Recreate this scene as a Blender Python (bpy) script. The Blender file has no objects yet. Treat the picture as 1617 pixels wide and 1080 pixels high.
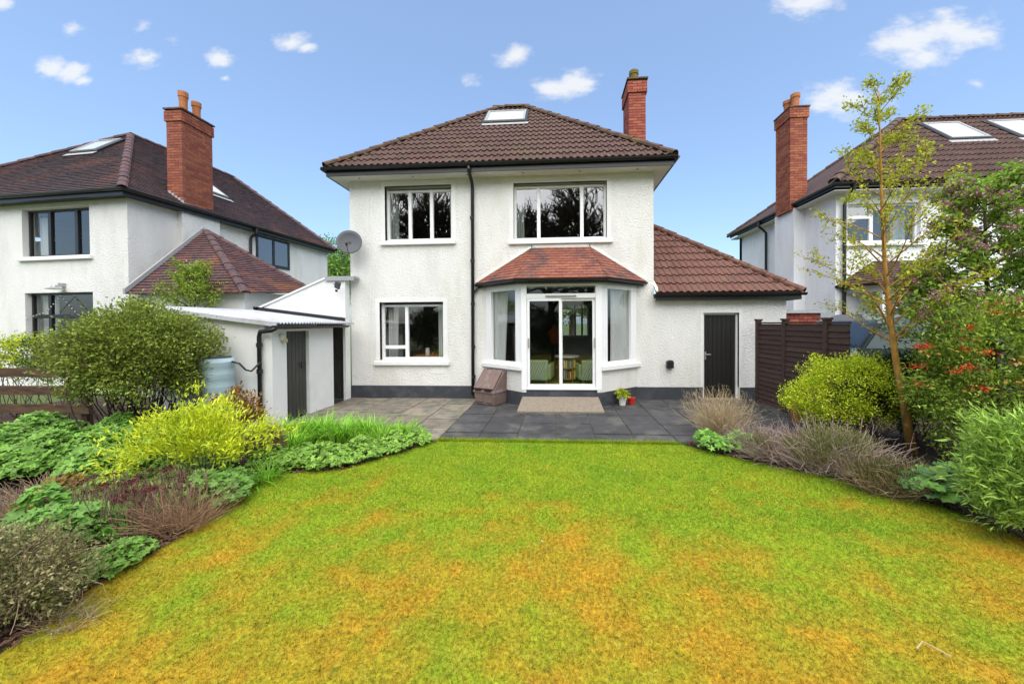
import bpy, bmesh, math, random
import numpy as np
from mathutils import Vector, Matrix
random.seed(7); RNG = np.random.default_rng(7)
sc = bpy.context.scene
COL = sc.collection

# ------------------------------------------------------------------ camera
CF, CPX, CPY, CH = 580.0, 839.0, 519.0, 1.77       # focal length and principal point in photo pixels, eye height in m
_a, _p, _r = math.radians(3.7), math.radians(0.8), 0.0066
_f = Vector((-math.sin(_a) * math.cos(_p), math.cos(_a) * math.cos(_p), -math.sin(_p)))
_rt = Vector((math.cos(_a), math.sin(_a), 0)); _up = _rt.cross(_f)
U_ = _up * math.cos(_r) + _rt * math.sin(_r); R_ = _rt * math.cos(_r) - _up * math.sin(_r)
cd = bpy.data.cameras.new('camera'); cam = bpy.data.objects.new('camera', cd); COL.objects.link(cam)
cam.matrix_world = Matrix(((R_.x, U_.x, -_f.x, 0), (R_.y, U_.y, -_f.y, 0), (R_.z, U_.z, -_f.z, CH), (0, 0, 0, 1)))
cd.sensor_fit = 'HORIZONTAL'; cd.sensor_width = 36; cd.lens = CF / 1617 * 36
cd.shift_x = (808.5 - CPX) / 1617; cd.shift_y = -(540 - CPY) / 1617
cd.clip_start = 0.05; cd.clip_end = 2000
sc.camera = cam

def ray(x, y): return _f + R_ * ((x - CPX) / CF) - U_ * ((y - CPY) / CF)
def gz(x, y, z=0.0):                                # photo pixel -> point on a level plane
    d = ray(x, y); t = (z - CH) / d.z; return Vector((d.x * t, d.y * t, z))
def gy(x, y, Y):                                    # photo pixel -> point at a known depth
    d = ray(x, y); t = Y / d.y; return Vector((d.x * t, Y, CH + d.z * t))

# ------------------------------------------------------------------ world, sun, exposure
SUN_EL, SUN_AZ = math.radians(56), math.radians(172)   # azimuth from +Y towards +X
w = bpy.data.worlds.new('World'); sc.world = w; w.use_nodes = True
nt = w.node_tree; nt.nodes.clear()
def N(t, **k):
    n = nt.nodes.new(t)
    for a, b in k.items(): setattr(n, a, b)
    return n
out = N('ShaderNodeOutputWorld'); bg = N('ShaderNodeBackground'); bg.inputs['Strength'].default_value = 0.112
sky = N('ShaderNodeTexSky', sky_type='NISHITA', sun_disc=False)
sky.sun_elevation = SUN_EL; sky.sun_rotation = SUN_AZ; sky.air_density = 1.0; sky.dust_density = 2.0; sky.ozone_density = 1.5
tint = N('ShaderNodeMix', data_type='RGBA', blend_type='MULTIPLY'); tint.inputs[0].default_value = 1
tint.inputs[7].default_value = (.92, 1.02, 1.10, 1)
nt.links.new(sky.outputs[0], tint.inputs[6])
veil = N('ShaderNodeMix', data_type='RGBA'); veil.inputs[0].default_value = 0.32; nt.links.new(tint.outputs[2], veil.inputs[6]); veil.inputs[7].default_value = (1.6, 2.2, 3.2, 1)   # thin even high veil
geo = N('ShaderNodeNewGeometry')
def vm(op, a=None, b=None):
    n = N('ShaderNodeVectorMath', operation=op)
    for i, v in enumerate((a, b)):
        if v is None: continue
        if hasattr(v, 'is_output'): nt.links.new(v, n.inputs[i])
        else: n.inputs[i].default_value = v
    return n
def mt(op, *vs, clamp=False):
    n = N('ShaderNodeMath', operation=op, use_clamp=clamp)
    for i, v in enumerate(vs):
        if hasattr(v, 'is_output'): nt.links.new(v, n.inputs[i])
        else: n.inputs[i].default_value = v
    return n.outputs[0]
tc = N('ShaderNodeTexCoord')
dirv = vm('NORMALIZE', tc.outputs['Generated']).outputs[0]
nz = N('ShaderNodeTexNoise'); nz.inputs['Scale'].default_value = 13; nz.inputs['Detail'].default_value = 7; nz.inputs['Roughness'].default_value = 0.6
# small fair-weather clouds: direction, angular half-width, half-height, density
CL = [(84, 108, 30, 17, 1), (112, 114, 34, 17, 1), (132, 128, 20, 11, .9), (225, 94, 30, 13, .9), (345, 94, 20, 15, 1), (356, 124, 9, 7, .8), (463, 67, 25, 15, 1), (482, 76, 15, 10, .9),
      (112, 46, 28, 9, .55), (224, 42, 13, 15, .55), (270, 66, 22, 9, .35), (4, 6, 20, 15, .9), (813, 90, 29, 14, .95), (880, 140, 36, 18, .9),
      (912, 132, 30, 22, 1), (1275, 3, 54, 18, .95), (1440, 64, 62, 23, 1), (1495, 50, 50, 30, 1), (1535, 58, 36, 17, 1), (1465, 96, 34, 15, .9),
      (1310, 154, 42, 22, .9), (1345, 160, 38, 26, .9), (1543, 133, 12, 9, .6), (740, 132, 34, 10, .3)]
sep = N('ShaderNodeSeparateXYZ'); nt.links.new(dirv, sep.inputs[0])
ay = mt('MAXIMUM', mt('ABSOLUTE', sep.outputs[1]), 0.05)
cx_, cz_ = mt('DIVIDE', sep.outputs[0], ay), mt('MULTIPLY', mt('DIVIDE', sep.outputs[2], ay), 1.9)
cb = N('ShaderNodeCombineXYZ'); nt.links.new(cx_, cb.inputs[0]); nt.links.new(cz_, cb.inputs[1])
nt.links.new(cb.outputs[0], nz.inputs['Vector'])
cur = None
for (x, y, hw, hh, dn) in CL:
    d = ray(x, y); rad = math.sqrt(hw * hh * 1.9) * 1.5 / CF
    q = vm('DISTANCE', cb.outputs[0], (d.x / d.y, d.z / d.y * 1.9, 0)).outputs['Value']
    m = mt('MULTIPLY_ADD', q, -dn / rad, dn)
    cur = m if cur is None else mt('MAXIMUM', cur, m)
v = mt('ADD', cur, mt('MULTIPLY', mt('SUBTRACT', nz.outputs['Fac'], 0.5), 1.7))
mr = N('ShaderNodeMapRange', interpolation_type='SMOOTHSTEP'); nt.links.new(v, mr.inputs[0])
mr.inputs[1].default_value = 0.08; mr.inputs[2].default_value = 0.85; mr.inputs[4].default_value = 0.92
cm = N('ShaderNodeMix', data_type='RGBA'); nt.links.new(mr.outputs[0], cm.inputs[0]); nt.links.new(veil.outputs[2], cm.inputs[6])
cm.inputs[7].default_value = (3.3, 3.4, 3.55, 1)
nt.links.new(cm.outputs[2], bg.inputs[0]); nt.links.new(bg.outputs[0], out.inputs[0])
sl = bpy.data.lights.new('sun', 'SUN'); sun = bpy.data.objects.new('sun', sl); COL.objects.link(sun)
sl.energy = 2.4; sl.angle = math.radians(100); sl.color = (1.0, .93, .80)
sd = Vector((math.sin(SUN_AZ) * math.cos(SUN_EL), math.cos(SUN_AZ) * math.cos(SUN_EL), math.sin(SUN_EL)))
sun.rotation_euler = sd.to_track_quat('Z', 'Y').to_euler(); sun.location = sd * 40
vs = sc.view_settings; vs.view_transform = 'Standard'; vs.look = 'None'; vs.exposure = 1.31; vs.gamma = 1; vs.use_curve_mapping = False

# ------------------------------------------------------------------ materials
MATS = {}
def mat(name, col, rough=.7, var=None, scale=6, detail=5, bump=0, bscale=40, island=0, spec=.3, metal=0, trans=0, col2=None, mask=(.45, .6), stretch=None, bdist=.01, col3=None, sc3=1.5, coat=0):
    if name in MATS: return MATS[name]
    m = bpy.data.materials.new(name); m.use_nodes = True; t = m.node_tree; n = t.nodes; l = t.links
    b = n['Principled BSDF']; b.inputs['Roughness'].default_value = rough; b.inputs['Specular IOR Level'].default_value = spec; b.inputs['Metallic'].default_value = metal
    b.inputs['Coat Weight'].default_value = coat
    g = n.new('ShaderNodeNewGeometry'); vec = g.outputs['Position']
    if stretch:
        mp = n.new('ShaderNodeVectorMath'); mp.operation = 'MULTIPLY'; mp.inputs[1].default_value = stretch; l.new(vec, mp.inputs[0]); vec = mp.outputs[0]
    c = n.new('ShaderNodeRGB'); c.outputs[0].default_value = (*col, 1); o = c.outputs[0]
    def mix(fac, a, colb):
        x = n.new('ShaderNodeMix'); x.data_type = 'RGBA'; l.new(fac, x.inputs[0]); l.new(a, x.inputs[6])
        x.inputs[7].default_value = (*colb, 1); return x.outputs[2]
    def noise(s, d=5):
        z = n.new('ShaderNodeTexNoise'); z.inputs['Scale'].default_value = s; z.inputs['Detail'].default_value = d; z.inputs['Roughness'].default_value = .62
        l.new(vec, z.inputs['Vector']); return z.outputs['Fac']
    def rng(f, a, b2, c0=0., c1=1.):
        r = n.new('ShaderNodeMapRange'); l.new(f, r.inputs[0]); r.inputs[1].default_value = a; r.inputs[2].default_value = b2
        r.inputs[3].default_value = c0; r.inputs[4].default_value = c1; return r.outputs[0]
    if col2: o = mix(rng(noise(scale, detail), *mask), o, col2)
    if col3: o = mix(rng(noise(sc3, 4), .52, .66), o, col3)
    if var or island:
        h = n.new('ShaderNodeHueSaturation'); l.new(o, h.inputs['Color'])
        f = rng(noise(scale * 2.3), .25, .75, 1 - (var or 0), 1 + (var or 0))
        if island:
            f2 = rng(g.outputs['Random Per Island'], 0, 1, 1 - island, 1 + island)
            mm = n.new('ShaderNodeMath'); mm.operation = 'MULTIPLY'; l.new(f, mm.inputs[0]); l.new(f2, mm.inputs[1]); f = mm.outputs[0]
            oi = n.new('ShaderNodeObjectInfo')
            m2 = n.new('ShaderNodeMath'); m2.operation = 'MULTIPLY'; l.new(f, m2.inputs[0]); l.new(rng(oi.outputs['Random'], 0, 1, 1 - island * .8, 1 + island * .8), m2.inputs[1]); f = m2.outputs[0]
            l.new(rng(oi.outputs['Random'], 0, 1, .5 - island * .03, .5 + island * .03), h.inputs['Hue'])
        l.new(f, h.inputs['Value']); o = h.outputs[0]
    l.new(o, b.inputs['Base Color'])
    if bump:
        bp = n.new('ShaderNodeBump'); bp.inputs['Strength'].default_value = bump; bp.inputs['Distance'].default_value = bdist
        l.new(noise(bscale, 3), bp.inputs['Height']); l.new(bp.outputs[0], b.inputs['Normal'])
    if trans:
        tr = n.new('ShaderNodeBsdfTranslucent'); l.new(o, tr.inputs[0]); ms = n.new('ShaderNodeMixShader'); ms.inputs[0].default_value = trans
        l.new(b.outputs[0], ms.inputs[1]); l.new(tr.outputs[0], ms.inputs[2]); l.new(ms.outputs[0], n['Material Output'].inputs[0])
    MATS[name] = m; return m
def roughcast(name, col, strength, sc_=38):
    m = mat(name, col, .85, var=.05, scale=1.2, col2=tuple(c * .86 for c in col), mask=(.5, .75), stretch=(1, 1, .3), col3=tuple(c * k for c, k in zip(col, (.91, .91, .87))), sc3=1.7); t = m.node_tree; n = t.nodes; l = t.links
    g = n.new('ShaderNodeNewGeometry'); v = n.new('ShaderNodeTexVoronoi'); v.feature = 'SMOOTH_F1'; v.inputs['Scale'].default_value = sc_; z = n.new('ShaderNodeTexNoise'); z.inputs['Scale'].default_value = sc_ * .7; z.inputs['Detail'].default_value = 4
    l.new(g.outputs['Position'], z.inputs['Vector']); mx = n.new('ShaderNodeMix'); mx.data_type = 'RGBA'; mx.inputs[0].default_value = .06
    l.new(g.outputs['Position'], mx.inputs[6]); l.new(z.outputs['Color'], mx.inputs[7]); l.new(mx.outputs[2], v.inputs['Vector'])
    a = n.new('ShaderNodeMath'); a.operation = 'SUBTRACT'; l.new(z.outputs['Fac'], a.inputs[0]); l.new(v.outputs['Distance'], a.inputs[1])
    bp = n.new('ShaderNodeBump'); bp.inputs['Strength'].default_value = strength; bp.inputs['Distance'].default_value = .03; l.new(a.outputs[0], bp.inputs['Height']); l.new(bp.outputs[0], n['Principled BSDF'].inputs['Normal'])
    return m
def glass(name, refl=.15, tintc=(.9, .92, .91), wob=.02):
    m = bpy.data.materials.new(name); m.use_nodes = True; t = m.node_tree; n = t.nodes; l = t.links; n.clear()
    o = n.new('ShaderNodeOutputMaterial'); mx = n.new('ShaderNodeMixShader'); tr = n.new('ShaderNodeBsdfTransparent'); tr.inputs[0].default_value = (*tintc, 1)
    gl = n.new('ShaderNodeBsdfGlossy'); gl.inputs['Roughness'].default_value = .0
    g = n.new('ShaderNodeNewGeometry'); dt = n.new('ShaderNodeVectorMath'); dt.operation = 'DOT_PRODUCT'; l.new(g.outputs['Incoming'], dt.inputs[0]); l.new(g.outputs['Normal'], dt.inputs[1])
    def ma(op, *vs):
        q = n.new('ShaderNodeMath'); q.operation = op
        for i, v in enumerate(vs):
            if hasattr(v, 'is_output'): l.new(v, q.inputs[i])
            else: q.inputs[i].default_value = v
        return q.outputs[0]
    fres = ma('MULTIPLY_ADD', ma('POWER', ma('SUBTRACT', 1.0, ma('ABSOLUTE', dt.outputs['Value'])), 5.0), 1 - refl, refl)   # Schlick, the same from both sides of the sheet
    g = n.new('ShaderNodeNewGeometry'); z = n.new('ShaderNodeTexNoise'); z.inputs['Scale'].default_value = 1.6; z.inputs['Detail'].default_value = 1; l.new(g.outputs['Position'], z.inputs['Vector'])
    bp = n.new('ShaderNodeBump'); bp.inputs['Strength'].default_value = wob; bp.inputs['Distance'].default_value = .1; l.new(z.outputs['Fac'], bp.inputs['Height']); l.new(bp.outputs[0], gl.inputs['Normal'])
    l.new(fres, mx.inputs[0]); l.new(tr.outputs[0], mx.inputs[1]); l.new(gl.outputs[0], mx.inputs[2]); l.new(mx.outputs[0], o.inputs[0])
    return m
M_WALL = roughcast('roughcast_white', (.74, .73, .70), .5, 46)
M_SMOOTH = mat('smooth_white_render', (.74, .74, .72), .7, var=.05, scale=1.5, col2=(.62, .62, .57), mask=(.55, .8), bump=.15, bscale=30)
M_PVC = mat('white_frame', (.82, .82, .82), .35, spec=.5)
M_SILL = mat('sill_white', (.76, .76, .74), .6, var=.06, scale=5)
M_PLINTH = mat('plinth_grey', (.045, .05, .058), .6, var=.15, scale=3, col2=(.08, .085, .095), mask=(.5, .7))
M_BLACK = mat('black_gloss', (.012, .012, .013), .35, spec=.5)
M_FASCIA = mat('soffit_white', (.62, .62, .57), .6, var=.08, scale=3)
M_TILE = mat('tile_brown', (.088, .044, .035), .8, var=.2, scale=7, col2=(.075, .055, .045), mask=(.5, .62), island=.15, col3=(.085, .055, .034), sc3=1.1, bump=.2, bscale=60)
M_TILEX = mat('tile_red_brown', (.15, .07, .052), .8, var=.22, scale=7, col2=(.12, .065, .05), mask=(.5, .62), island=.12, col3=(.12, .06, .05), sc3=1.3, bump=.2, bscale=60)
M_HIP = mat('hip_tile_mossy', (.11, .062, .048), .85, var=.25, scale=9, col2=(.055, .042, .03), mask=(.45, .6), col3=(.13, .09, .025), sc3=4, bump=.3, bscale=50)
M_PLAIN = mat('plain_tile_red', (.25, .088, .056), .8, var=.2, scale=6, col2=(.2, .075, .055), mask=(.48, .62), island=.16, col3=(.11, .06, .055), sc3=1.6, bump=.2, bscale=70)
M_PLAIND = mat('plain_tile_dark', (.066, .037, .037), .8, var=.25, scale=9, col2=(.04, .032, .036), mask=(.42, .58), island=.1, col3=(.115, .05, .042), sc3=.8, bump=.3, bscale=60, stretch=(1, 1, 1))
M_PLAINP = mat('plain_tile_purple', (.115, .05, .046), .8, var=.25, scale=9, col2=(.06, .042, .05), mask=(.45, .58), island=.12, col3=(.2, .085, .045), sc3=.9, bump=.3, bscale=60)
M_TILER = mat('tile_dark_brown', (.085, .046, .038), .8, var=.2, scale=7, island=.12, col2=(.05, .035, .03), mask=(.5, .62))
M_BRICK = mat('brick_red', (.27, .07, .045), .85, var=.25, scale=10, island=.3, bump=.4, bscale=60, col2=(.2, .06, .04), mask=(.5, .7))
M_MORTAR = mat('mortar', (.22, .17, .14), .9, var=.2, scale=20)
M_POT = mat('chimney_pot_clay', (.36, .13, .05), .8, var=.2, scale=6)
M_POTM = mat('chimney_pot_mossy', (.2, .13, .07), .9, var=.3, scale=12, col2=(.12, .11, .02), mask=(.4, .55))
M_LEAD = mat('lead_flashing', (.33, .33, .34), .6, var=.2, scale=10)
M_GLASS = glass('window_glass', .17)
M_GLASSD = glass('door_glass', .07, (.92, .94, .9))
M_ALU = mat('grey_metal', (.4, .4, .39), .4, metal=.6)
M_ROOM = mat('room_shade', (.11, .11, .075), .9, var=.2, scale=2)  # indoor dimness painted into the wall colour, keeps the windows dark
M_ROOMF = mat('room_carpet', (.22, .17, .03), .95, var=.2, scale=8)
M_CURT = mat('curtain_white', (.85, .86, .85), .9, var=.05, trans=.3)
M_CURTG = mat('curtain_grey_green', (.38, .42, .38), .9, var=.1)
M_DOORB = mat('door_black', (.014, .013, .012), .5, var=.2, scale=8, spec=.4)
M_DOORG = mat('door_dark_grey', (.045, .045, .038), .45, var=.25, scale=10, spec=.4, stretch=(1, 1, .15))
M_SLABD = mat('slab_dark', (.055, .055, .06), .55, var=.22, scale=3.5, detail=8, col2=(.035, .035, .036), mask=(.45, .65), island=.15, bump=.25, bscale=45, col3=(.10, .095, .085), sc3=2.2)
M_SLABL = mat('slab_buff', (.21, .18, .14), .7, var=.2, scale=4, detail=8, col2=(.10, .095, .08), mask=(.48, .65), island=.2, bump=.25, bscale=45, col3=(.12, .125, .10), sc3=1.6)
M_JOINT = mat('joint_sand', (.115, .10, .075), .95, var=.35, scale=14, col2=(.05, .06, .02), mask=(.5, .6))
M_CONC = mat('ramp_concrete', (.235, .195, .15), .9, var=.18, scale=20, col2=(.17, .135, .10), mask=(.5, .66), bump=.3, bscale=90)
M_SOIL = mat('soil', (.045, .03, .02), .95, var=.4, scale=12, col2=(.09, .06, .04), mask=(.5, .65), bump=.8, bscale=25, bdist=.04)
M_GROUND = mat('far_grass', (.08, .11, .03), .95, var=.3, scale=2)
M_FENCE = mat('fence_brown', (.062, .037, .030), .75, var=.25, scale=14, stretch=(.25, .25, 1.5), island=.18)
M_PLANK = mat('old_plank', (.10, .055, .03), .8, var=.3, scale=12, stretch=(.2, 1, 1), col2=(.05, .032, .02), mask=(.45, .6), island=.2)
M_BIN = mat('bin_plastic', (.17, .115, .10), .5, var=.12, scale=5, col2=(.24, .19, .175), mask=(.5, .7))
M_BUTT = mat('butt_blue', (.36, .47, .50), .45, var=.06, scale=4)
M_CORR = mat('corrugated_sheet', (.48, .49, .52), .5, var=.12, scale=3, col2=(.36, .35, .34), mask=(.5, .7))
M_DISH = mat('dish_grey', (.075, .08, .09), .5, var=.1, scale=6)
M_BARK = mat('bark', (.10, .065, .04), .9, var=.35, scale=14, stretch=(1, 1, .3), bump=.5, bscale=50)
M_BARKY = mat('bark_orange', (.40, .21, .045), .9, var=.35, scale=12, stretch=(1, 1, .35), col2=(.2, .13, .04), mask=(.5, .65), bump=.5, bscale=40)
M_TWIG = mat('dry_twig', (.31, .21, .14), .9, island=.35)
M_TWIGD = mat('dark_twig', (.11, .08, .06), .9, island=.35)
M_STRAW = mat('straw', (.46, .35, .21), .9, island=.3)

# ------------------------------------------------------------------ builders
def finish(o, parent, name):
    COL.objects.link(o)
    if parent is not None:
        o.parent = parent
        pw = parent['_w'] if '_w' in parent.keys() else None
        if pw is not None: o.matrix_parent_inverse = Matrix.Translation(-Vector(pw))
    return o
def thing(name, label, cat, loc=(0, 0, 0), group=None):
    o = bpy.data.objects.new(name, None); o.empty_display_size = .1; COL.objects.link(o); o.location = loc
    o['label'] = label; o['category'] = cat; o['_w'] = tuple(float(x) for x in loc)
    if group: o['group'] = group
    return o
def tag(o, label, cat, group=None):
    o['label'] = label; o['category'] = cat
    if group: o['group'] = group
    return o
def struct(o): o['kind'] = 'structure'; return o
class MB:
    def __init__(s): s.v = []; s.f = []
    def poly(s, pts):
        b = len(s.v); s.v += [tuple(p) for p in pts]; s.f.append(tuple(range(b, b + len(pts)))); return s
    def hexa(s, p):                                   # 8 corners: bottom 4 ccw, top 4 ccw
        b = len(s.v); s.v += [tuple(q) for q in p]
        for f in ((3, 2, 1, 0), (4, 5, 6, 7), (0, 1, 5, 4), (1, 2, 6, 5), (2, 3, 7, 6), (3, 0, 4, 7)): s.f.append(tuple(b + i for i in f))
        return s
    def box(s, x0, x1, y0, y1, z0, z1):
        return s.hexa([(x0, y0, z0), (x1, y0, z0), (x1, y1, z0), (x0, y1, z0), (x0, y0, z1), (x1, y0, z1), (x1, y1, z1), (x0, y1, z1)])
    def prism(s, pts, z0, z1):                        # vertical prism over a plan polygon
        b = len(s.v); n = len(pts); s.v += [(p[0], p[1], z0) for p in pts] + [(p[0], p[1], z1) for p in pts]
        s.f.append(tuple(b + i for i in reversed(range(n)))); s.f.append(tuple(b + n + i for i in range(n)))
        for i in range(n): j = (i + 1) % n; s.f.append((b + i, b + j, b + n + j, b + n + i))
        return s
    def extr(s, pts, d):                              # any planar polygon pushed along d
        b = len(s.v); n = len(pts); d = Vector(d); s.v += [tuple(p) for p in pts] + [tuple(Vector(p) + d) for p in pts]
        s.f.append(tuple(b + i for i in reversed(range(n)))); s.f.append(tuple(b + n + i for i in range(n)))
        for i in range(n): j = (i + 1) % n; s.f.append((b + i, b + j, b + n + j, b + n + i))
        return s
    def seg(s, P, Q, s0, s1, t0, t1, z0, z1):         # box along a plan segment P>Q, t = outward to the right of P>Q
        P = Vector(P[:2]); Q = Vector(Q[:2]); d = (Q - P).normalized(); n = Vector((d.y, -d.x))
        c = [P + d * a + n * b for a, b in ((s0, t1), (s1, t1), (s1, t0), (s0, t0))]
        return s.hexa([(q.x, q.y, z0) for q in c] + [(q.x, q.y, z1) for q in c])
    def tube(s, pts, r, sides=8, cap=True):
        pts = [Vector(p) for p in pts]; n = len(pts); rs = r if isinstance(r, (list, tuple)) else [r] * n; b = len(s.v)
        for i, p in enumerate(pts):
            d = (pts[min(i + 1, n - 1)] - pts[max(i - 1, 0)]).normalized(); a = d.orthogonal() if i == 0 else (pa - d * pa.dot(d)); a.normalize(); pa = a; c = d.cross(a)
            for k in range(sides): t = 2 * math.pi * k / sides; s.v.append(tuple(p + (a * math.cos(t) + c * math.sin(t)) * rs[i]))
        for i in range(n - 1):
            for k in range(sides): k2 = (k + 1) % sides; s.f.append((b + i * sides + k, b + i * sides + k2, b + (i + 1) * sides + k2, b + (i + 1) * sides + k))
        if cap: s.f.append(tuple(b + k for k in reversed(range(sides)))); s.f.append(tuple(b + (n - 1) * sides + k for k in range(sides)))
        return s
    def lathe(s, prof, c, sides=20):
        b = len(s.v); n = len(prof)
        for r, z in prof:
            for k in range(sides): t = 2 * math.pi * k / sides; s.v.append((c[0] + r * math.cos(t), c[1] + r * math.sin(t), c[2] + z))
        for i in range(n - 1):
            for k in range(sides): k2 = (k + 1) % sides; s.f.append((b + i * sides + k, b + i * sides + k2, b + (i + 1) * sides + k2, b + (i + 1) * sides + k))
        s.f.append(tuple(b + k for k in reversed(range(sides)))); s.f.append(tuple(b + (n - 1) * sides + k for k in range(sides)))
        return s
    def mesh(s, name, m):
        me = bpy.data.meshes.new(name); me.from_pydata(s.v, [], s.f); me.update(); me.materials.append(m); return me
    def build(s, name, m, parent=None, smooth=False, bev=0):
        me = s.mesh(name, m)
        if smooth: me.shade_smooth()
        o = bpy.data.objects.new(name, me); finish(o, parent, name)
        if bev:
            bv = o.modifiers.new('b', 'BEVEL'); bv.width = bev; bv.segments = 2; bv.limit_method = 'ANGLE'
        return o
def inst(name, me, parent, mw):
    o = bpy.data.objects.new(name, me); finish(o, parent, name); o.matrix_basis = mw; return o
def fast(name, V, T, m, parent=None, smooth=False):   # V (n,3) T (k,3) numpy
    me = bpy.data.meshes.new(name); V = np.asarray(V, np.float32); T = np.asarray(T, np.int32)
    me.vertices.add(len(V)); me.vertices.foreach_set('co', V.ravel()); me.loops.add(T.size); me.loops.foreach_set('vertex_index', T.ravel())
    me.polygons.add(len(T)); me.polygons.foreach_set('loop_start', np.arange(0, T.size, T.shape[1], dtype=np.int32))
    me.polygons.foreach_set('loop_total', np.full(len(T), T.shape[1], dtype=np.int32)); me.update(calc_edges=True); me.validate()
    if smooth: me.shade_smooth()
    me.materials.append(m); o = bpy.data.objects.new(name, me); finish(o, parent, name)
    if parent is not None: o['kind'] = 'stuff'
    return o

def frame_of(poly):                                   # local axes of a sloping polygon (first edge = eave)
    p = [Vector(q) for q in poly]; u = (p[1] - p[0]).normalized(); n = u.cross(p[-1] - p[0]).normalized()
    if n.z < 0: n = -n
    v = n.cross(u); 
    if v.z < 0: v = -v
    return p[0], u, v, n
def clip2(poly2, vv):                                 # x-range of a convex 2d polygon at height vv
    xs = []
    for i in range(len(poly2)):
        a, b = poly2[i], poly2[(i + 1) % len(poly2)]
        if (a[1] - vv) * (b[1] - vv) <= 0 and abs(a[1] - b[1]) > 1e-6: t = (vv - a[1]) / (b[1] - a[1]); xs.append(a[0] + t * (b[0] - a[0]))
    return (min(xs), max(xs)) if len(xs) >= 2 else None
def tile_mesh_roman(w=.30, L=.40, m=None):
    b = MB(); prof = []
    for k in range(2):
        for (x, z) in ((0, .0), (.16, .0), (.34, .004), (.46, .024), (.62, .034), (.78, .024), (.92, .004)): prof.append(((k + x) * w / 2, z))
    prof.append((w - .002, 0.0)); n = len(prof)
    for (y, dz) in ((0, .034), (L, .0)): b.v += [(x, y, z + dz) for x, z in prof]
    b.v += [(x, 0.004, z + .034 - .030) for x, z in prof]
    for i in range(n - 1): b.f.append((i, i + 1, n + i + 1, n + i)); b.f.append((2 * n + i, 2 * n + i + 1, i + 1, i))
    return b.mesh('tile', m)
def tile_mesh_plain(w=.16, L=.15, m=None):
    b = MB(); g = .004
    b.hexa([(g, 0, .006), (w - g, 0, .006), (w - g, L, -.004), (g, L, -.004), (g, 0, .022), (w - g, 0, .022), (w - g, L, .006), (g, L, .006)])
    return b.mesh('tile', m)
def tile_slope(poly, me, tw, gauge, parent, name='tile', stagger=False, limit=300, holes=(), key=None, mname=None):
    o, u, v, n = frame_of(poly); p2 = [((Vector(q) - o).dot(u), (Vector(q) - o).dot(v)) for q in poly]
    vmax = max(q[1] for q in p2); rows = int(math.ceil(vmax / gauge)); out = []
    for r in range(rows):
        vv = r * gauge
        ra = clip2(p2, min(vv + .02, vmax - .001)); rb = clip2(p2, min(vv + gauge, vmax - .001))
        if not ra: continue
        lo, hi = min(ra[0], rb[0]), max(ra[1], rb[1])
        off = (tw / 2 if stagger and r % 2 else 0); i0 = int(math.floor((lo - off) / tw)); i1 = int(math.ceil((hi - off) / tw))
        for i in range(i0, i1):
            x0 = i * tw + off
            cx, cy = x0 + tw / 2, vv + gauge / 2
            if any(h[0] < cx < h[1] and h[2] < cy < h[3] for h in holes): continue
            jit = random.uniform(-.003, .003)
            mw = Matrix.Translation(o + u * x0 + v * (vv + jit) + n * random.uniform(0, .004)) @ Matrix((u, v, n)).transposed().to_4x4()
            edge = not (max(ra[0], rb[0]) <= x0 and x0 + tw <= min(ra[1], rb[1]))
            out.append((mw, edge))
    # clipping planes: the sloping sides of the polygon
    cen = sum((Vector(q) for q in poly), Vector()) / len(poly); planes = []
    for i in range(len(poly)):
        a, b = Vector(poly[i]), Vector(poly[(i + 1) % len(poly)])
        if i == 0: continue
        pn = (b - a).cross(n).normalized()
        if pn.dot(cen - a) > 0: pn = -pn
        planes.append((a, pn))
    rest = bmesh.new(); cnt = 0
    for mw, edge in out:
        if not edge and cnt < limit: inst(name, me, parent, mw); cnt += 1; continue
        bm = bmesh.new(); bm.from_mesh(me); bm.transform(mw)
        for a, pn in planes:
            bmesh.ops.bisect_plane(bm, geom=bm.verts[:] + bm.edges[:] + bm.faces[:], plane_co=a, plane_no=pn, clear_outer=True)
        if len(bm.faces) == 0: bm.free(); continue
        m2 = bpy.data.meshes.new(name); bm.to_mesh(m2); bm.free()
        if cnt < limit:
            m2.materials.append(me.materials[0]); ob = bpy.data.objects.new(name, m2); finish(ob, parent, name); cnt += 1
        else: rest.from_mesh(m2)
    if len(rest.faces):
        m2 = bpy.data.meshes.new(name); rest.to_mesh(m2); m2.materials.append(me.materials[0]); ob = bpy.data.objects.new('distant_tiles', m2); finish(ob, parent, name); ob['kind'] = 'stuff'
    rest.free()
def course_slope(poly, gauge, m, parent, name='tile_course', th=.018):
    o, u, v, n = frame_of(poly); p2 = [((Vector(q) - o).dot(u), (Vector(q) - o).dot(v)) for q in poly]; vmax = max(q[1] for q in p2)
    r = 0
    while r * gauge < vmax - .02:
        v0, v1 = r * gauge, min((r + 1) * gauge, vmax - .002)
        a, b = clip2(p2, v0 + .001), clip2(p2, v1)
        if a and b:
            bb = MB(); tw = .165; xs0 = a[0]; segs = max(1, int(round((a[1] - a[0]) / tw)))
            for k in range(segs):
                f0, f1 = k / segs, (k + 1) / segs; g = .0025 / max(.01, a[1] - a[0]); dz = random.uniform(-.004, .005)
                def P(f, lo, hi, vv, h): return o + u * (lo + (hi - lo) * f) + v * vv + n * h
                bb.hexa([P(f0 + g, *a, v0, .002), P(f1 - g, *a, v0, .002), P(f1 - g, *b, v1, -.01), P(f0 + g, *b, v1, -.01),
                         P(f0 + g, *a, v0, th + .006 + dz), P(f1 - g, *a, v0, th + .006 + dz), P(f1 - g, *b, v1, .004 + dz * .5), P(f0 + g, *b, v1, .004 + dz * .5)])
            bb.build(name, m, parent)
        r += 1
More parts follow.
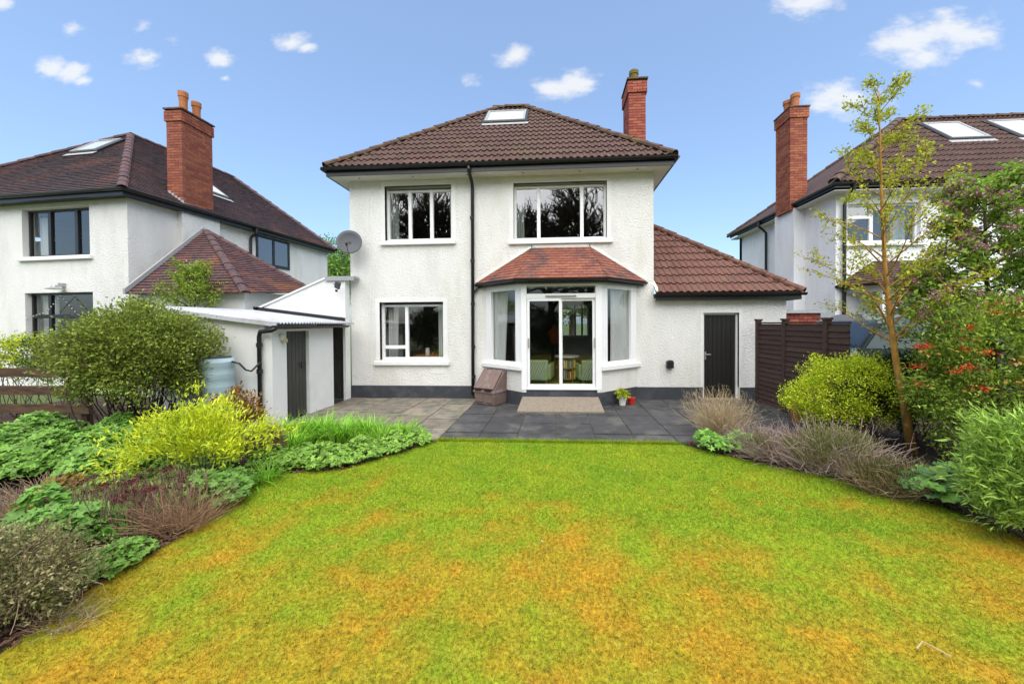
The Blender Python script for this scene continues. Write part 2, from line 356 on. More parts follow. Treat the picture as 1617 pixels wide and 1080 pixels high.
def cap_tiles(A, B, m, parent, r=.11, seg=.42, name='hip_tile', lift=.02):
    A, B = Vector(A), Vector(B); L = (B - A).length; d = (B - A).normalized(); k = max(1, int(round(L / seg))); side = d.cross(Vector((0, 0, 1))).normalized(); up = side.cross(d)
    for i in range(k):
        p, q = A + d * (L * i / k - .02), A + d * (L * (i + 1) / k + .015); b = MB(); S = 7; rr_ = random.uniform(-.006, .006)
        for (c, rad, h) in ((p, r * 1.06, .012), (q, r * .96, 0), (p, r * 1.06 - .016, .004), (q, r * .96 - .014, -.004)):
            for t in range(S): an = math.pi * (-.08 + 1.16 * t / (S - 1)); b.v.append(tuple(c + side * (math.cos(an) * rad) + up * (math.sin(an) * rad * .72 + lift + h - .03 + rr_)))
        for t in range(S - 1):
            b.f += [(t, t + 1, S + t + 1, S + t), (t, 2 * S + t, 2 * S + t + 1, t + 1), (2 * S + t, 3 * S + t, 3 * S + t + 1, 2 * S + t + 1)]
        b.build(name, m, parent)
def gutter(pts, parent, r=.055, name='gutter', m=None):
    b = MB(); pts = [Vector(p) for p in pts]; S = 7
    for i, p in enumerate(pts):
        d = (pts[min(i + 1, len(pts) - 1)] - pts[max(i - 1, 0)]).normalized(); sd_ = Vector((d.y, -d.x, 0)).normalized()
        for rad in (r, r - .006):
            for t in range(S): an = math.pi + math.pi * t / (S - 1); b.v.append(tuple(p + sd_ * (math.cos(an) * rad) + Vector((0, 0, math.sin(an) * rad))))
    W2 = 2 * S
    for i in range(len(pts) - 1):
        for h in (0, S):
            for t in range(S - 1): k = i * W2 + h + t; b.f.append((k, k + 1, k + W2 + 1, k + W2))
        for t in (0, S - 1): k = i * W2 + t; b.f.append((k, k + S, k + S + W2, k + W2))
    for e in (0, (len(pts) - 1) * W2): b.f.append(tuple(e + t for t in range(S)))
    return b.build(name, m or M_BLACK, parent)
def wall_holes(b, x0, x1, y0, y1, z0, z1, holes):
    xs = sorted({x0, x1, *[c for h in holes for c in h[:2]]}); zs = sorted({z0, z1, *[c for h in holes for c in h[2:]]})
    for i in range(len(xs) - 1):
        run = None
        for j in range(len(zs) - 1):
            cx, cz = (xs[i] + xs[i + 1]) / 2, (zs[j] + zs[j + 1]) / 2
            hole = any(h[0] < cx < h[1] and h[2] < cz < h[3] for h in holes)
            if not hole: run = (run[0], zs[j + 1]) if run else (zs[j], zs[j + 1])
            if (hole or j == len(zs) - 2) and run: b.box(xs[i], xs[i + 1], y0, y1, *run); run = None
    return b
def window(parent, x0, x1, z0, z1, y, mull=(), trans=(), fm=None, gm=None, fw=.055, sill=True, sash=.04, sx=.1, sill_m=None):
    """frame with mullions at x in mull; trans = (xa, xb, z) bars; each light gets its own pane"""
    fm = fm or M_PVC; gm = gm or M_GLASS
    w_ = MB(); w_.box(x0, x1, y, y + .07, z0, z0 + fw); w_.box(x0, x1, y, y + .07, z1 - fw, z1)
    w_.box(x0, x0 + fw, y, y + .07, z0 + fw, z1 - fw); w_.box(x1 - fw, x1, y, y + .07, z0 + fw, z1 - fw)
    root = w_.build('window', fm, parent, bev=.006)
    xs = [x0 + fw, *mull, x1 - fw]
    for mx in mull: MB().box(mx - sash, mx + sash, y - .006, y + .066, z0 + fw, z1 - fw).build('mullion', fm, root, bev=.006)
    for (xa, xb, zt) in trans: MB().box(xa, xb, y - .008, y + .064, zt - sash, zt + sash).build('transom', fm, root, bev=.006)
    lights = [(a + (sash if i else 0), b_ - (sash if i < len(xs) - 2 else 0)) for i, (a, b_) in enumerate(zip(xs[:-1], xs[1:]))]
    for (a, b_) in lights:
        zs_ = [z0 + fw] + [t[2] for t in trans if t[0] - .1 <= (a + b_) / 2 <= t[1] + .1] + [z1 - fw]
        for c0_, c1_ in zip(zs_[:-1], zs_[1:]): MB().poly([(a - .01, y + .036, c0_ - .01), (b_ + .01, y + .036, c0_ - .01), (b_ + .01, y + .036, c1_ + .01), (a - .01, y + .036, c1_ + .01)]).build('pane', gm, root)
    if sill: MB().hexa([(x0 - sx, y - .20, z0 - .12), (x1 + sx, y - .20, z0 - .12), (x1 + sx, y + .06, z0 - .12), (x0 - sx, y + .06, z0 - .12),
                        (x0 - sx, y - .20, z0 - .03), (x1 + sx, y - .20, z0 - .03), (x1 + sx, y + .06, z0 - .003), (x0 - sx, y + .06, z0 - .003)]).build('sill', sill_m or M_SILL, root, bev=.008)
    return root
# ================================================================== ground
g = MB(); g.poly([(-400, -400, -.06), (400, -400, -.06), (400, 900, -.06), (-400, 900, -.06)]); struct(g.build('ground', M_GROUND))
def curve(pts): return [gz(x, y) for x, y in pts]
EDGE_L = curve([(690, 697), (640, 713), (600, 724), (545, 741), (500, 744), (450, 748), (405, 765), (365, 790), (330, 816), (280, 851), (235, 877), (200, 893), (150, 925), (110, 952), (60, 988), (20, 1020)])
EDGE_R = curve([(1088, 700), (1130, 716), (1180, 727), (1240, 740), (1300, 750), (1370, 770), (1440, 785), (1500, 805), (1560, 828), (1617, 850)])
lawn_pts = [Vector((-1.8, 5.5, 0))] + EDGE_L[1:] + [Vector((-2.9, .9, 0)), Vector((-3.2, -1.5, 0)), Vector((-3.2, -5, 0)), Vector((4.6, -5, 0)), Vector((4.6, 1, 0)), Vector((4.4, 2.4, 0))] + EDGE_R[::-1][:-1] + [Vector((1.75, 5.5, 0))]
bed = MB(); bed.poly([(-12, -6, -.03), (9, -6, -.03), (9, 8.5, -.03), (-12, 8.5, -.03)]); struct(bed.build('flower_bed', M_SOIL))
# lawn: soil-green thatch sheet under real blades; moss patches are part of the turf
def lawn_mat(name, k):
    m = bpy.data.materials.new(name); m.use_nodes = True; t = m.node_tree; n = t.nodes; l = t.links; b = n['Principled BSDF']; b.inputs['Roughness'].default_value = .9; b.inputs['Specular IOR Level'].default_value = .15
    ge = n.new('ShaderNodeNewGeometry'); sp = n.new('ShaderNodeSeparateXYZ'); l.new(ge.outputs['Position'], sp.inputs[0])
    def noise(s, d=5, r=.62):
        z = n.new('ShaderNodeTexNoise'); z.inputs['Scale'].default_value = s; z.inputs['Detail'].default_value = d; z.inputs['Roughness'].default_value = r; l.new(ge.outputs['Position'], z.inputs['Vector']); return z.outputs['Fac']
    def mth(op, a, b2):
        q = n.new('ShaderNodeMath'); q.operation = op
        for i, v in enumerate((a, b2)):
            if hasattr(v, 'is_output'): l.new(v, q.inputs[i])
            else: q.inputs[i].default_value = v
        return q.outputs[0]
    def mr_(f, a, b2, c=0, d=1):
        q = n.new('ShaderNodeMapRange'); l.new(f, q.inputs[0]); q.inputs[1].default_value = a; q.inputs[2].default_value = b2; q.inputs[3].default_value = c; q.inputs[4].default_value = d; return q.outputs[0]
    def mix(f, a, col):
        q = n.new('ShaderNodeMix'); q.data_type = 'RGBA'; l.new(f, q.inputs[0]); l.new(a, q.inputs[6]); q.inputs[7].default_value = (*[c * k for c in col], 1); return q.outputs[2]
    c0 = n.new('ShaderNodeRGB'); c0.outputs[0].default_value = (*[c * k for c in (.285, .375, .022)], 1)
    wear = mr_(sp.outputs[1], 5.3, 2.6, -.18, .058)                     # moss has taken the half furthest from the house
    moss = mr_(mth('ADD', mth('ADD', mth('MULTIPLY', noise(.55, 3), .5), mth('MULTIPLY', noise(2.6, 6), .5)), wear), .45, .62)
    o = mix(mr_(noise(1.3, 4), .42, .62), c0.outputs[0], (.21, .34, .02))
    o = mix(moss, o, (.50, .31, .026))
    o = mix(mr_(noise(7, 5), .55, .72, 0, .8), o, (.42, .37, .04))
    o = mix(mr_(noise(11, 4), .62, .72, 0, .75), o, (.12, .21, .02))
    o = mix(mr_(noise(17, 3), .66, .74, 0, .6), o, (.27, .14, .05))
    h = n.new('ShaderNodeHueSaturation'); l.new(o, h.inputs['Color']); l.new(mth('MULTIPLY', mth('MULTIPLY', mr_(ge.outputs['Random Per Island'], 0, 1, .6, 1.4), mr_(noise(38, 4, .7), .3, .7, .5, 1.5)), mr_(noise(4.5, 4), .3, .7, .9, 1.1)), h.inputs['Value']); l.new(h.outputs[0], b.inputs['Base Color'])
    tr = n.new('ShaderNodeBsdfTranslucent'); l.new(h.outputs[0], tr.inputs[0]); ms = n.new('ShaderNodeMixShader'); ms.inputs[0].default_value = .25 if k > .9 else 0
    l.new(b.outputs[0], ms.inputs[1]); l.new(tr.outputs[0], ms.inputs[2]); l.new(ms.outputs[0], n['Material Output'].inputs[0]); return m
M_LAWN = lawn_mat('lawn_thatch', .8); M_BLADE = lawn_mat('grass_blade', 1.0)
lw = MB(); lw.poly([(p.x, p.y, 0.0) for p in lawn_pts]); struct(lw.build('lawn', M_LAWN))
def in_poly(px, py, poly):
    ins = np.zeros(len(px), bool); j = len(poly) - 1
    for i in range(len(poly)):
        xi, yi, xj, yj = poly[i].x, poly[i].y, poly[j].x, poly[j].y
        c = ((yi > py) != (yj > py)) & (px < (xj - xi) * (py - yi) / (yj - yi + 1e-12) + xi); ins ^= c; j = i
    return ins
def blades(N_, x0, x1, y0, y1, h0, h1, wd):
    px = RNG.uniform(x0, x1, N_); py = RNG.uniform(y0, y1, N_); k = in_poly(px, py, lawn_pts); px, py = px[k], py[k]; n = len(px)
    a = RNG.uniform(0, 2 * np.pi, n); h = RNG.uniform(h0, h1, n); lean = RNG.normal(0, .8, (n, 2)) * h[:, None]; wv = np.stack([np.cos(a), np.sin(a)], 1) * (wd * RNG.uniform(.6, 1.3, n))[:, None]
    base = np.stack([px, py, np.full(n, -.002)], 1); v = np.repeat(base[:, None], 3, 1)
    v[:, 0, :2] -= wv; v[:, 1, :2] += wv; v[:, 2, :2] += lean; v[:, 2, 2] += h; return v.reshape(-1, 3)
Vb = np.concatenate([blades(210000, -3.4, 4.6, 1.2, 3.2, .010, .026, .0018), blades(190000, -4.6, 5, 3.2, 5.5, .012, .028, .003), blades(40000, -4.8, 5, 1.3, 5.5, .025, .045, .0028), blades(9000, -1.9, 1.9, 5.42, 5.5, .02, .06, .003)])
o = fast('grass', Vb, np.arange(len(Vb)).reshape(-1, 3), M_BLADE); o['kind'] = 'stuff'; o['label'] = 'short mossy grass blades covering the lawn'; o['category'] = 'grass'

# ================================================================== patio
pat = MB(); pat.box(-4.9, 4.5, 5.5, 8.6, -.05, .002); pat = struct(pat.build('patio', M_JOINT))
def slab(x0, x1, y0, y1, m):
    g_ = random.uniform(.006, .011); t = random.uniform(.012, .02); j = [random.uniform(-.002, .002) for _ in range(4)]
    MB().hexa([(x0 + g_, y0 + g_, 0), (x1 - g_, y0 + g_, 0), (x1 - g_, y1 - g_, 0), (x0 + g_, y1 - g_, 0),
               (x0 + g_, y0 + g_, t + j[0]), (x1 - g_, y0 + g_, t + j[1]), (x1 - g_, y1 - g_, t + j[2]), (x0 + g_, y1 - g_, t + j[3])]).build('slab', m, pat)
BAYP = [(-1.62, 8.55), (-.70, 7.78), (.96, 7.78), (1.86, 8.55)]
ys = [5.5, 5.84, 6.44, 7.04, 7.64, 8.24, 8.54]
for j in range(6):
    x = -1.795
    while x < 4.4:
        if not (ys[j] > 8.2 and -1.5 < x < 1.6): slab(x, min(x + .6, 4.45), ys[j], ys[j + 1], M_SLABD)
        x += .6
k = 0; x = -1.8
for wd in (.6, .62, .9, .6, .38):
    y = 5.45 + (k % 3) * .21; first = True
    if y > 5.45: slab(x - wd, x, 5.45, y, M_SLABL)
    while y < 8.45:
        y2 = min(y + .61, 8.54); slab(x - wd, x, y, y2, M_SLABL); y = y2
    x -= wd; k += 1

n_ = 5200; jx = np.where(RNG.random(n_) < .5, -1.795 + .6 * RNG.integers(0, 11, n_), RNG.uniform(-4.8, 4.4, n_)); jy = np.where((jx + 1.795) % .6 < 1e-6, RNG.uniform(5.5, 8.5, n_), np.array(ys)[RNG.integers(0, 7, n_)]); cl_ = (np.sin(jx * 5.1 + 1) * np.sin(jy * 4.3) + RNG.normal(0, .4, n_)) > .35; jx, jy = jx[cl_], jy[cl_]; n_ = len(jx)
bs = np.stack([jx + RNG.normal(0, .006, n_), jy + RNG.normal(0, .006, n_), np.full(n_, .002)], 1); tv = np.repeat(bs[:, None], 3, 1); aa = RNG.uniform(0, 6.28, n_); tv[:, 0, :2] -= np.stack([np.cos(aa), np.sin(aa)], 1) * .004; tv[:, 1, :2] += np.stack([np.cos(aa), np.sin(aa)], 1) * .004; tv[:, 2] += np.stack([RNG.normal(0, .01, n_), RNG.normal(0, .01, n_), RNG.uniform(.015, .035, n_)], 1)
o = fast('joint_moss', tv.reshape(-1, 3), np.arange(n_ * 3).reshape(-1, 3), mat('moss', (.12, .15, .03), .9, island=.4)); o['kind'] = 'stuff'; o['label'] = 'moss and small weeds in the patio joints'; o['category'] = 'moss'
# ================================================================== main house
HX0, HX1, HY, WT = -4.9, 2.25, 8.55, 5.22
H = thing('house', 'white roughcast two storey house with bay window and brown hipped roof', 'house', (-1.3, 11.5, 0))
UL = (-4.03, -2.42, 3.77, 5.05); UR = (-.95, 1.20, 3.73, 5.03); LL = (-4.19, -2.64, .92, 2.30); BAYH = (-1.5, 1.72, .30, 2.62)
b = MB(); wall_holes(b, HX0, HX1, HY, HY + .26, 0, WT, [UL, UR, LL, BAYH])
BW = (.25, 1.3, 1.25, 2.5)
b.box(HX0, HX0 + .26, HY + .26, 14.3, 0, WT); b.box(HX1 - .26, HX1, HY + .26, 14.3, 0, WT); wall_holes(b, HX0, HX1, 14.3, 14.56, 0, WT, [BW])
b.build('wall', M_WALL, H)
b = MB(); b.box(2.25, 2.47, 10.22, 11.02, 0, 5.4); b.build('chimney_breast', M_WALL, H)
for (x0, x1, z0, z1) in (UL, UR, LL):                 # smooth render bands round the openings
    b = MB(); e = .10; b.box(x0 - e, x0, HY - .006, HY + .1, z0, z1 + e); b.box(x1, x1 + e, HY - .006, HY + .1, z0, z1 + e); b.box(x0, x1, HY - .006, HY + .1, z1, z1 + e)
    b.build('window_surround', M_SMOOTH, H)
b = MB(); b.box(HX0 - .015, -1.60, HY - .016, HY + .1, 0, .31); b.build('plinth', M_PLINTH, H)
b = MB(); b.box(1.84, 3.33, HY - .016, HY + .1, 0, .30); b.build('plinth', M_PLINTH, H)
b = MB(); b.box(4.15, 5.16, HY - .016, HY + .1, 0, .30); b.build('plinth', M_PLINTH, H)
b = MB(); b.tube([(-4.40, HY - .008, .5), (-4.41, HY - .008, 5.15)], .007, 6); b.build('cable', M_SILL, H)
b = MB(); b.box(-2.95, -2.62, HY - .008, HY + .05, .60, .72); b.build('air_brick', M_SILL, H)
# interior shells (dim rooms seen through the glass)
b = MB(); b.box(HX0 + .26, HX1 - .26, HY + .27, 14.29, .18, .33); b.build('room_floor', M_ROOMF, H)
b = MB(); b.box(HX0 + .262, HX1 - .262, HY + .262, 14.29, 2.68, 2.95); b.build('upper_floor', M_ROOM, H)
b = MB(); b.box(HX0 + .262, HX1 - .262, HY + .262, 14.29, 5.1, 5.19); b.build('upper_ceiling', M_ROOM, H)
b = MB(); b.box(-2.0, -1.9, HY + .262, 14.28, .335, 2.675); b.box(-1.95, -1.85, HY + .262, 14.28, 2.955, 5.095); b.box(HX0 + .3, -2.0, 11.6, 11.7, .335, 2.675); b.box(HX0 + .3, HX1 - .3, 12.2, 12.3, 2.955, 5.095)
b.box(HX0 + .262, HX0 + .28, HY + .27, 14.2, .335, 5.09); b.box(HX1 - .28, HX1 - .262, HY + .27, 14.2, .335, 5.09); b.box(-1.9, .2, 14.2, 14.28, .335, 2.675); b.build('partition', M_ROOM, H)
wn = window(H, BW[0], BW[1], BW[2], BW[3], 14.4, mull=(.78, 1.05), sill=False)
# windows
window(H, UL[0], UL[1], UL[2], UL[3] - .06, HY + .13, mull=(-3.47, -2.94))
window(H, UR[0], UR[1], UR[2], UR[3] - .03, HY + .13, mull=(-.37, .64), sx=.12)
window(H, LL[0], LL[1], LL[2], LL[3] - .05, HY + .13, mull=(-3.58,), trans=((LL[0] + .055, -3.62, 1.22),), sx=.14)
# --- bay
A, Bq, Cq, D = BAYP
b = MB(); b.prism([A, Bq, (-.66, 7.78), (-.66, 8.0), (-1.3, 8.56), A][:5] if False else [A, Bq, (-.62, 7.78), (-.62, 7.98), (-1.36, 8.6)], .30, .80); b.build('bay_wall', M_WALL, H)
b = MB(); b.prism([(.88, 7.98), (.88, 7.78), Cq, D, (1.6, 8.6)], .30, .80); b.build('bay_wall', M_WALL, H)
b = MB(); b.prism([(A[0] - .012, A[1]), (Bq[0] - .01, Bq[1] - .016), (Cq[0] + .01, Cq[1] - .016), (D[0] + .012, D[1])], 0, .31); b.build('bay_plinth', M_PLINTH, H)
b = MB(); b.box(-.66, .92, 7.80, 8.6, .305, .36); b.build('door_step', M_PLINTH, H)
for (P, Q) in ((A, Bq), (Cq, D)):
    L = (Vector(Q) - Vector(P)).length; left = P == A
    w_ = MB(); w_.seg(P, Q, .02, L + (.0 if left else -.02), -.08, .012, .86, .94); w_.seg(P, Q, .0, L, -.08, .012, 2.50, 2.66)
    w_.seg(P, Q, .0, .16, -.10, .0, .80, 2.66); w_.seg(P, Q, L - .16, L, -.10, .0, .80, 2.66)
    r = w_.build('bay_window', M_PVC, H, bev=.006)
    b = MB(); b.seg(P, Q, .13, .20, -.07, .006, .94, 2.50); b.seg(P, Q, L - .20, L - .13, -.07, .006, .94, 2.50); b.build('frame', M_PVC, r)
    dq_ = (Vector(Q) - Vector(P)).normalized(); nq_ = Vector((dq_.y, -dq_.x)); e0_, e1_ = Vector(P) + dq_ * .19 - nq_ * .045, Vector(P) + dq_ * (L - .19) - nq_ * .045
    MB().poly([(e0_.x, e0_.y, .93), (e1_.x, e1_.y, .93), (e1_.x, e1_.y, 2.51), (e0_.x, e0_.y, 2.51)]).build('pane', M_GLASS, r)
    s0, s1 = (-.12, L + .0) if left else (-.0, L + .14)
    MB().seg(P, Q, s0, s1, -.10, .075, .77, .862).build('sill', M_SILL, r, bev=.008)
# sliding door
w_ = MB(); y = 7.785
w_.box(-.72, -.60, y - .012, y + .10, .36, 2.68); w_.box(.85, .98, y - .012, y + .10, .36, 2.68); w_.box(-.60, .85, y, y + .09, 2.30, 2.40); w_.box(-.60, .85, y, y + .09, 2.56, 2.67); w_.box(-.60, .85, y - .005, y + .10, .36, .41)
dr = w_.build('sliding_door', M_PVC, H, bev=.006)
MB().poly([(-.60, y + .045, 2.40), (.85, y + .045, 2.40), (.85, y + .045, 2.56), (-.60, y + .045, 2.56)]).build('transom_pane', M_GLASSD, dr)
for (x0, x1, dy) in ((-.595, .14, .01), (.10, .845, .05)):
    f = MB(); f.box(x0, x0 + .055, y + dy, y + dy + .035, .41, 2.30); f.box(x1 - .055, x1, y + dy, y + dy + .035, .41, 2.30); f.box(x0 + .055, x1 - .055, y + dy, y + dy + .035, .41, .48); f.box(x0 + .055, x1 - .055, y + dy, y + dy + .035, 2.245, 2.30)
    f.build('door_leaf', M_PVC, dr); MB().poly([(x0 + .05, y + dy + .017, .475), (x1 - .05, y + dy + .017, .475), (x1 - .05, y + dy + .017, 2.25), (x0 + .05, y + dy + .017, 2.25)]).build('pane', M_GLASSD, dr)
for xh in (-.575, .815): MB().box(xh, xh + .025, y - .025, y + .0, 1.25, 1.46).build('handle', M_ALU, dr, bev=.005)
MB().box(-.2, .45, y - .035, y - .002, 2.335, 2.37).build('vent', M_ALU, dr, bev=.01)
# bay roof
E1, E2, E3, E4 = (-1.86, 8.55, 2.70), (-.82, 7.62, 2.70), (1.06, 7.62, 2.70), (2.08, 8.55, 2.70); T1, T2 = (-.51, 8.55, 3.52), (.79, 8.55, 3.52)
b = MB(); b.poly([E1, E2, T1]); b.poly([E2, E3, T2, T1]); b.poly([E3, E4, T2]); b.poly([E4, E3, E2, E1]); br = b.build('bay_roof', M_PLAIN, H)
pm = tile_mesh_plain(.165, .15, M_PLAIN)
tile_slope([E2, E3, T2, T1], pm, .165, .105, br, stagger=True, limit=140)
tile_slope([E1, E2, T1], pm, .165, .105, br, stagger=True, limit=70)
tile_slope([E3, E4, T2], pm, .165, .105, br, stagger=True, limit=70)
for P, Q in ((E1, T1), (E4, T2)):
    b = MB(); d = Vector(Q) - Vector(P); b.extr([Vector(P) + Vector((0, 0, .02)), Vector(Q) + Vector((0, 0, .02)), Vector(Q) + Vector((0, 0, .075)), Vector(P) + Vector((0, 0, .075))], (0, -.02, 0)); b.build('flashing', M_SMOOTH, br)
b = MB(); b.box(T1[0] - .03, T2[0] + .03, 8.53, 8.55, 3.50, 3.60); b.build('flashing', M_SMOOTH, br)
go = .05
gutter([(-1.84, 8.53, 2.69), (-.84, 7.585, 2.69), (1.08, 7.585, 2.69), (2.08, 8.53, 2.69)], br, .05)
b = MB()
for P, Q in (((-1.80, 8.54), (-.79, 7.66)), ((-.79, 7.66), (1.03, 7.66)), ((1.03, 7.66), (2.02, 8.54))): L = (Vector(Q) - Vector(P)).length; b.seg(P, Q, 0, L, -.03, .0, 2.60, 2.72)
b.build('fascia', M_BLACK, br)
b = MB(); b.prism([(-1.76, 8.54), (-.77, 7.69), (1.01, 7.69), (1.98, 8.54)], 2.655, 2.665); b.build('soffit', M_FASCIA, br)
# --- main roof
EZ = 5.36; eL, eR, eF, eB = -5.27, 2.62, 8.15, 14.95; RY, RZ, RA, RB = 11.55, 8.50, -1.78, -.87
FL, FR, BL, BR = (eL, eF, EZ), (eR, eF, EZ), (eL, eB, EZ), (eR, eB, EZ); RL, RR = (RA, RY, RZ), (RB, RY, RZ)
b = MB(); b.poly([FL, FR, RR, RL]); b.poly([FR, BR, RR]); b.poly([BR, BL, RL, RR]); b.poly([BL, FL, RL]); b.poly([(x, y, z - .02) for x, y, z in (BL, BR, FR, FL)]); rf = b.build('roof', M_TILE, H)
rm = tile_mesh_roman(.30, .40, M_TILE)
o_, u_, v_, n_ = frame_of([FL, FR, RR, RL])
SKY_V = (2.92, 4.0); SKY_X = (3.32, 4.46)
tile_slope([FL, FR, RR, RL], rm, .30, .345, rf, holes=[(SKY_X[0] + .1, SKY_X[1] - .1, SKY_V[0], SKY_V[1] + .1)])
tile_slope([FR, BR, RR], rm, .30, .345, rf, limit=0); tile_slope([BL, FL, RL], rm, .30, .345, rf, limit=0)
for P, Q in ((FL, RL), (FR, RR), (BL, RL), (BR, RR)): cap_tiles(Vector(P) + (Vector(Q) - Vector(P)) * .01, Q, M_HIP, rf, lift=.055)
cap_tiles((RA - .1, RY, RZ), (RB + .1, RY, RZ), M_HIP, rf, lift=.06, name='ridge_tile')
def rooflight(parent, o, u, v, n, x0, x1, v0, v1, label=None):
    def P(x, vv, h): return o + u * x + v * vv + n * h
    def bx(x0, x1, v0, v1, h0, h1): return MB().hexa([P(x0, v0, h0), P(x1, v0, h0), P(x1, v1, h0), P(x0, v1, h0), P(x0, v0, h1), P(x1, v0, h1), P(x1, v1, h1), P(x0, v1, h1)])
    fr = bx(x0 - .06, x1 + .06, v0 - .04, v1 + .06, .0, .07).build('rooflight', M_BLACK, parent)
    for q in ((x0, x1, v0, v0 + .07), (x0, x1, v1 - .07, v1), (x0, x0 + .07, v0 + .07, v1 - .07), (x1 - .07, x1, v0 + .07, v1 - .07)): bx(*q, .07, .115).build('frame', M_ALU, fr)
    bx(x0 + .07, x1 - .07, v0 + .07, v1 - .07, .085, .09).build('pane', M_SKYP, fr)
    bx(x0 - .1, x1 + .1, v0 - .2, v0 - .03, .04, .05).build('flashing', M_LEAD, fr)
M_SKYP = mat('rooflight_pane', (.8, .81, .82), .02, spec=1.0, coat=1)  # pale base colour paints in the reflected sky, and a white blind inside
rooflight(rf, o_, u_, v_, n_, SKY_X[0], SKY_X[1], SKY_V[0] + .03, SKY_V[1])
b = MB(); b.box(eL + .03, eR - .03, eF + .03, eF + .055, EZ - .18, EZ - .0); b.box(eL + .03, eL + .055, eF + .055, eB - .03, EZ - .18, EZ); b.box(eR - .055, eR - .03, eF + .055, eB - .03, EZ - .18, EZ); b.box(eL + .055, eR - .055, eB - .055, eB - .03, EZ - .18, EZ); b.build('fascia', M_BLACK, rf)
b = MB(); b.box(eL + .05, eR - .05, eF + .05, HY + .02, WT - .03, WT - .018); b.box(eL + .05, HX0 + .02, HY + .02, eB - .05, WT - .03, WT - .018); b.box(HX1 - .02, eR - .05, HY + .02, eB - .05, WT - .03, WT - .018); so = b.build('soffit', M_FASCIA, rf)
for i in range(6): MB().lathe([(.022, 0), (.022, -.006)], (-4.55 + i * 1.28, 8.36, WT - .0295), 10).build('soffit_vent', M_BLACK, rf)
gutter([(eL - .03, eF - .025, EZ - .01), (eR + .03, eF - .025, EZ - .01)], rf, .062); gutter([(eR + .025, eF - .02, EZ - .01), (eR + .025, eB, EZ - .01)], rf, .062); gutter([(eL - .025, eB, EZ - .01), (eL - .025, eF - .02, EZ - .01)], rf, .062)
dp = MB(); dp.tube([(-1.90, 8.12, 5.28), (-1.90, 8.12, 5.2), (-1.90, 8.45, 5.02), (-1.90, 8.49, 4.9), (-1.93, 8.49, .12)], .04, 10); dp = dp.build('downpipe', M_BLACK, H, smooth=True)
for z in (4.2, 3.2, 2.2, 1.2, .5): MB().tube([(-1.915, 8.49, z), (-1.915, 8.49, z + .07)], .05, 10).build('collar', M_BLACK, dp)
MB().tube([(-1.80, 8.50, 2.62), (-1.84, 8.48, 2.55), (-1.92, 8.49, 2.47)], .03, 8).build('branch_pipe', M_BLACK, dp)
# --- chimneys
def chimney(parent, x0, x1, y0, y1, z0, z1, sides, mb=M_BRICK, pots=(), limit=300, brick=.225, course=.075):
    core = MB().box(x0 + .012, x1 - .012, y0 + .012, y1 - .012, z0, z1 - .005).build('chimney', M_MORTAR, parent)
    bm_ = {}
    def bmesh_of(lx, ly, lz):
        k = (round(lx, 3), round(ly, 3), round(lz, 3))
        if k not in bm_: bm_[k] = MB().box(0, lx, 0, ly, 0, lz).mesh('brick', mb)
        return bm_[k]
    n = int((z1 - z0) / course); cnt = 0; rest = MB()
    for r in range(n):
        z = z0 + r * course; top = z > z1 - 5.2 * course; e = .035 if top else 0
        X0, X1, Y0, Y1 = x0 - e, x1 + e, y0 - e, y1 + e
        for s in ('front', 'back', 'left', 'right'):
            lo, hi = (X0, X1) if s in ('front', 'back') else (Y0 + .1, Y1 - .1)
            k = max(1, int(round((hi - lo) / brick))); bl = (hi - lo) / k; edges = [lo + bl * i for i in range(k + 1)]
            if r % 2: edges = [lo] + [lo + bl * (i + .5) for i in range(k)] + [hi]
            for a, c in zip(edges[:-1], edges[1:]):
                L = c - a - .009; jit = random.uniform(-.0025, .0025)
                dims = (L, .1, course - .011) if s in ('front', 'back') else (.1, L, course - .011)
                p = {'front': (a, Y0 + jit, z), 'back': (a, Y1 - .1 + jit, z), 'left': (X0 + jit, a, z), 'right': (X1 - .1 + jit, a, z)}[s]
                if s in sides and cnt < limit: inst('brick', bmesh_of(*dims), core, Matrix.Translation(p)); cnt += 1
                else: rest.box(p[0], p[0] + dims[0], p[1], p[1] + dims[1], p[2], p[2] + dims[2])
    if rest.v: q = rest.build('far_side_bricks', mb, core); q['kind'] = 'stuff'
    MB().box(x0 - .05, x1 + .05, y0 - .05, y1 + .05, z1 - .012, z1 + .03).build('capping', M_HIP, core)
    for (px, py, h, r, m_) in pots:
        MB().lathe([(r * .92, 0), (r * .88, h * .5), (r * .95, h * .72), (r * 1.1, h * .76), (r * 1.1, h), (r * .85, h), (r * .8, h * .6)], (px, py, z1 + .03), 16).build('pot', m_, core)
    return core
ch = chimney(H, 2.03, 2.49, 10.2, 11.0, 5.9, 8.36, ('front', 'left'), pots=[(2.24, 10.55, .40, .12, M_POTM)])
# --- side extension
b = MB(); wall_holes(b, 2.25, 5.15, HY, HY + .22, 0, 2.32, [(3.35, 4.13, 0.0, 1.985)]); b.box(4.93, 5.15, HY + .22, 14.0, 0, 2.32); b.box(2.25, 5.15, 14.0, 14.2, 0, 2.32); b.build('extension_wall', M_WALL, H)
b = MB(); b.box(3.35, 3.39, HY + .06, HY + .16, .03, 1.985); b.box(4.09, 4.13, HY + .06, HY + .16, .03, 1.985); b.box(3.39, 4.09, HY + .06, HY + .16, 1.94, 1.985); b.build('door_frame', M_SILL, H)
b = MB(); b.box(4.13, 4.20, HY - .008, HY + .08, .30, 2.04); b.box(3.28, 3.35, HY - .008, HY + .08, .30, 2.04); b.box(3.35, 4.13, HY - .008, HY + .08, 1.985, 2.04); b.build('door_surround', M_SMOOTH, H)
dd = MB().box(3.39, 4.09, HY + .10, HY + .13, .05, 1.94).build('door', M_DOORB, H)
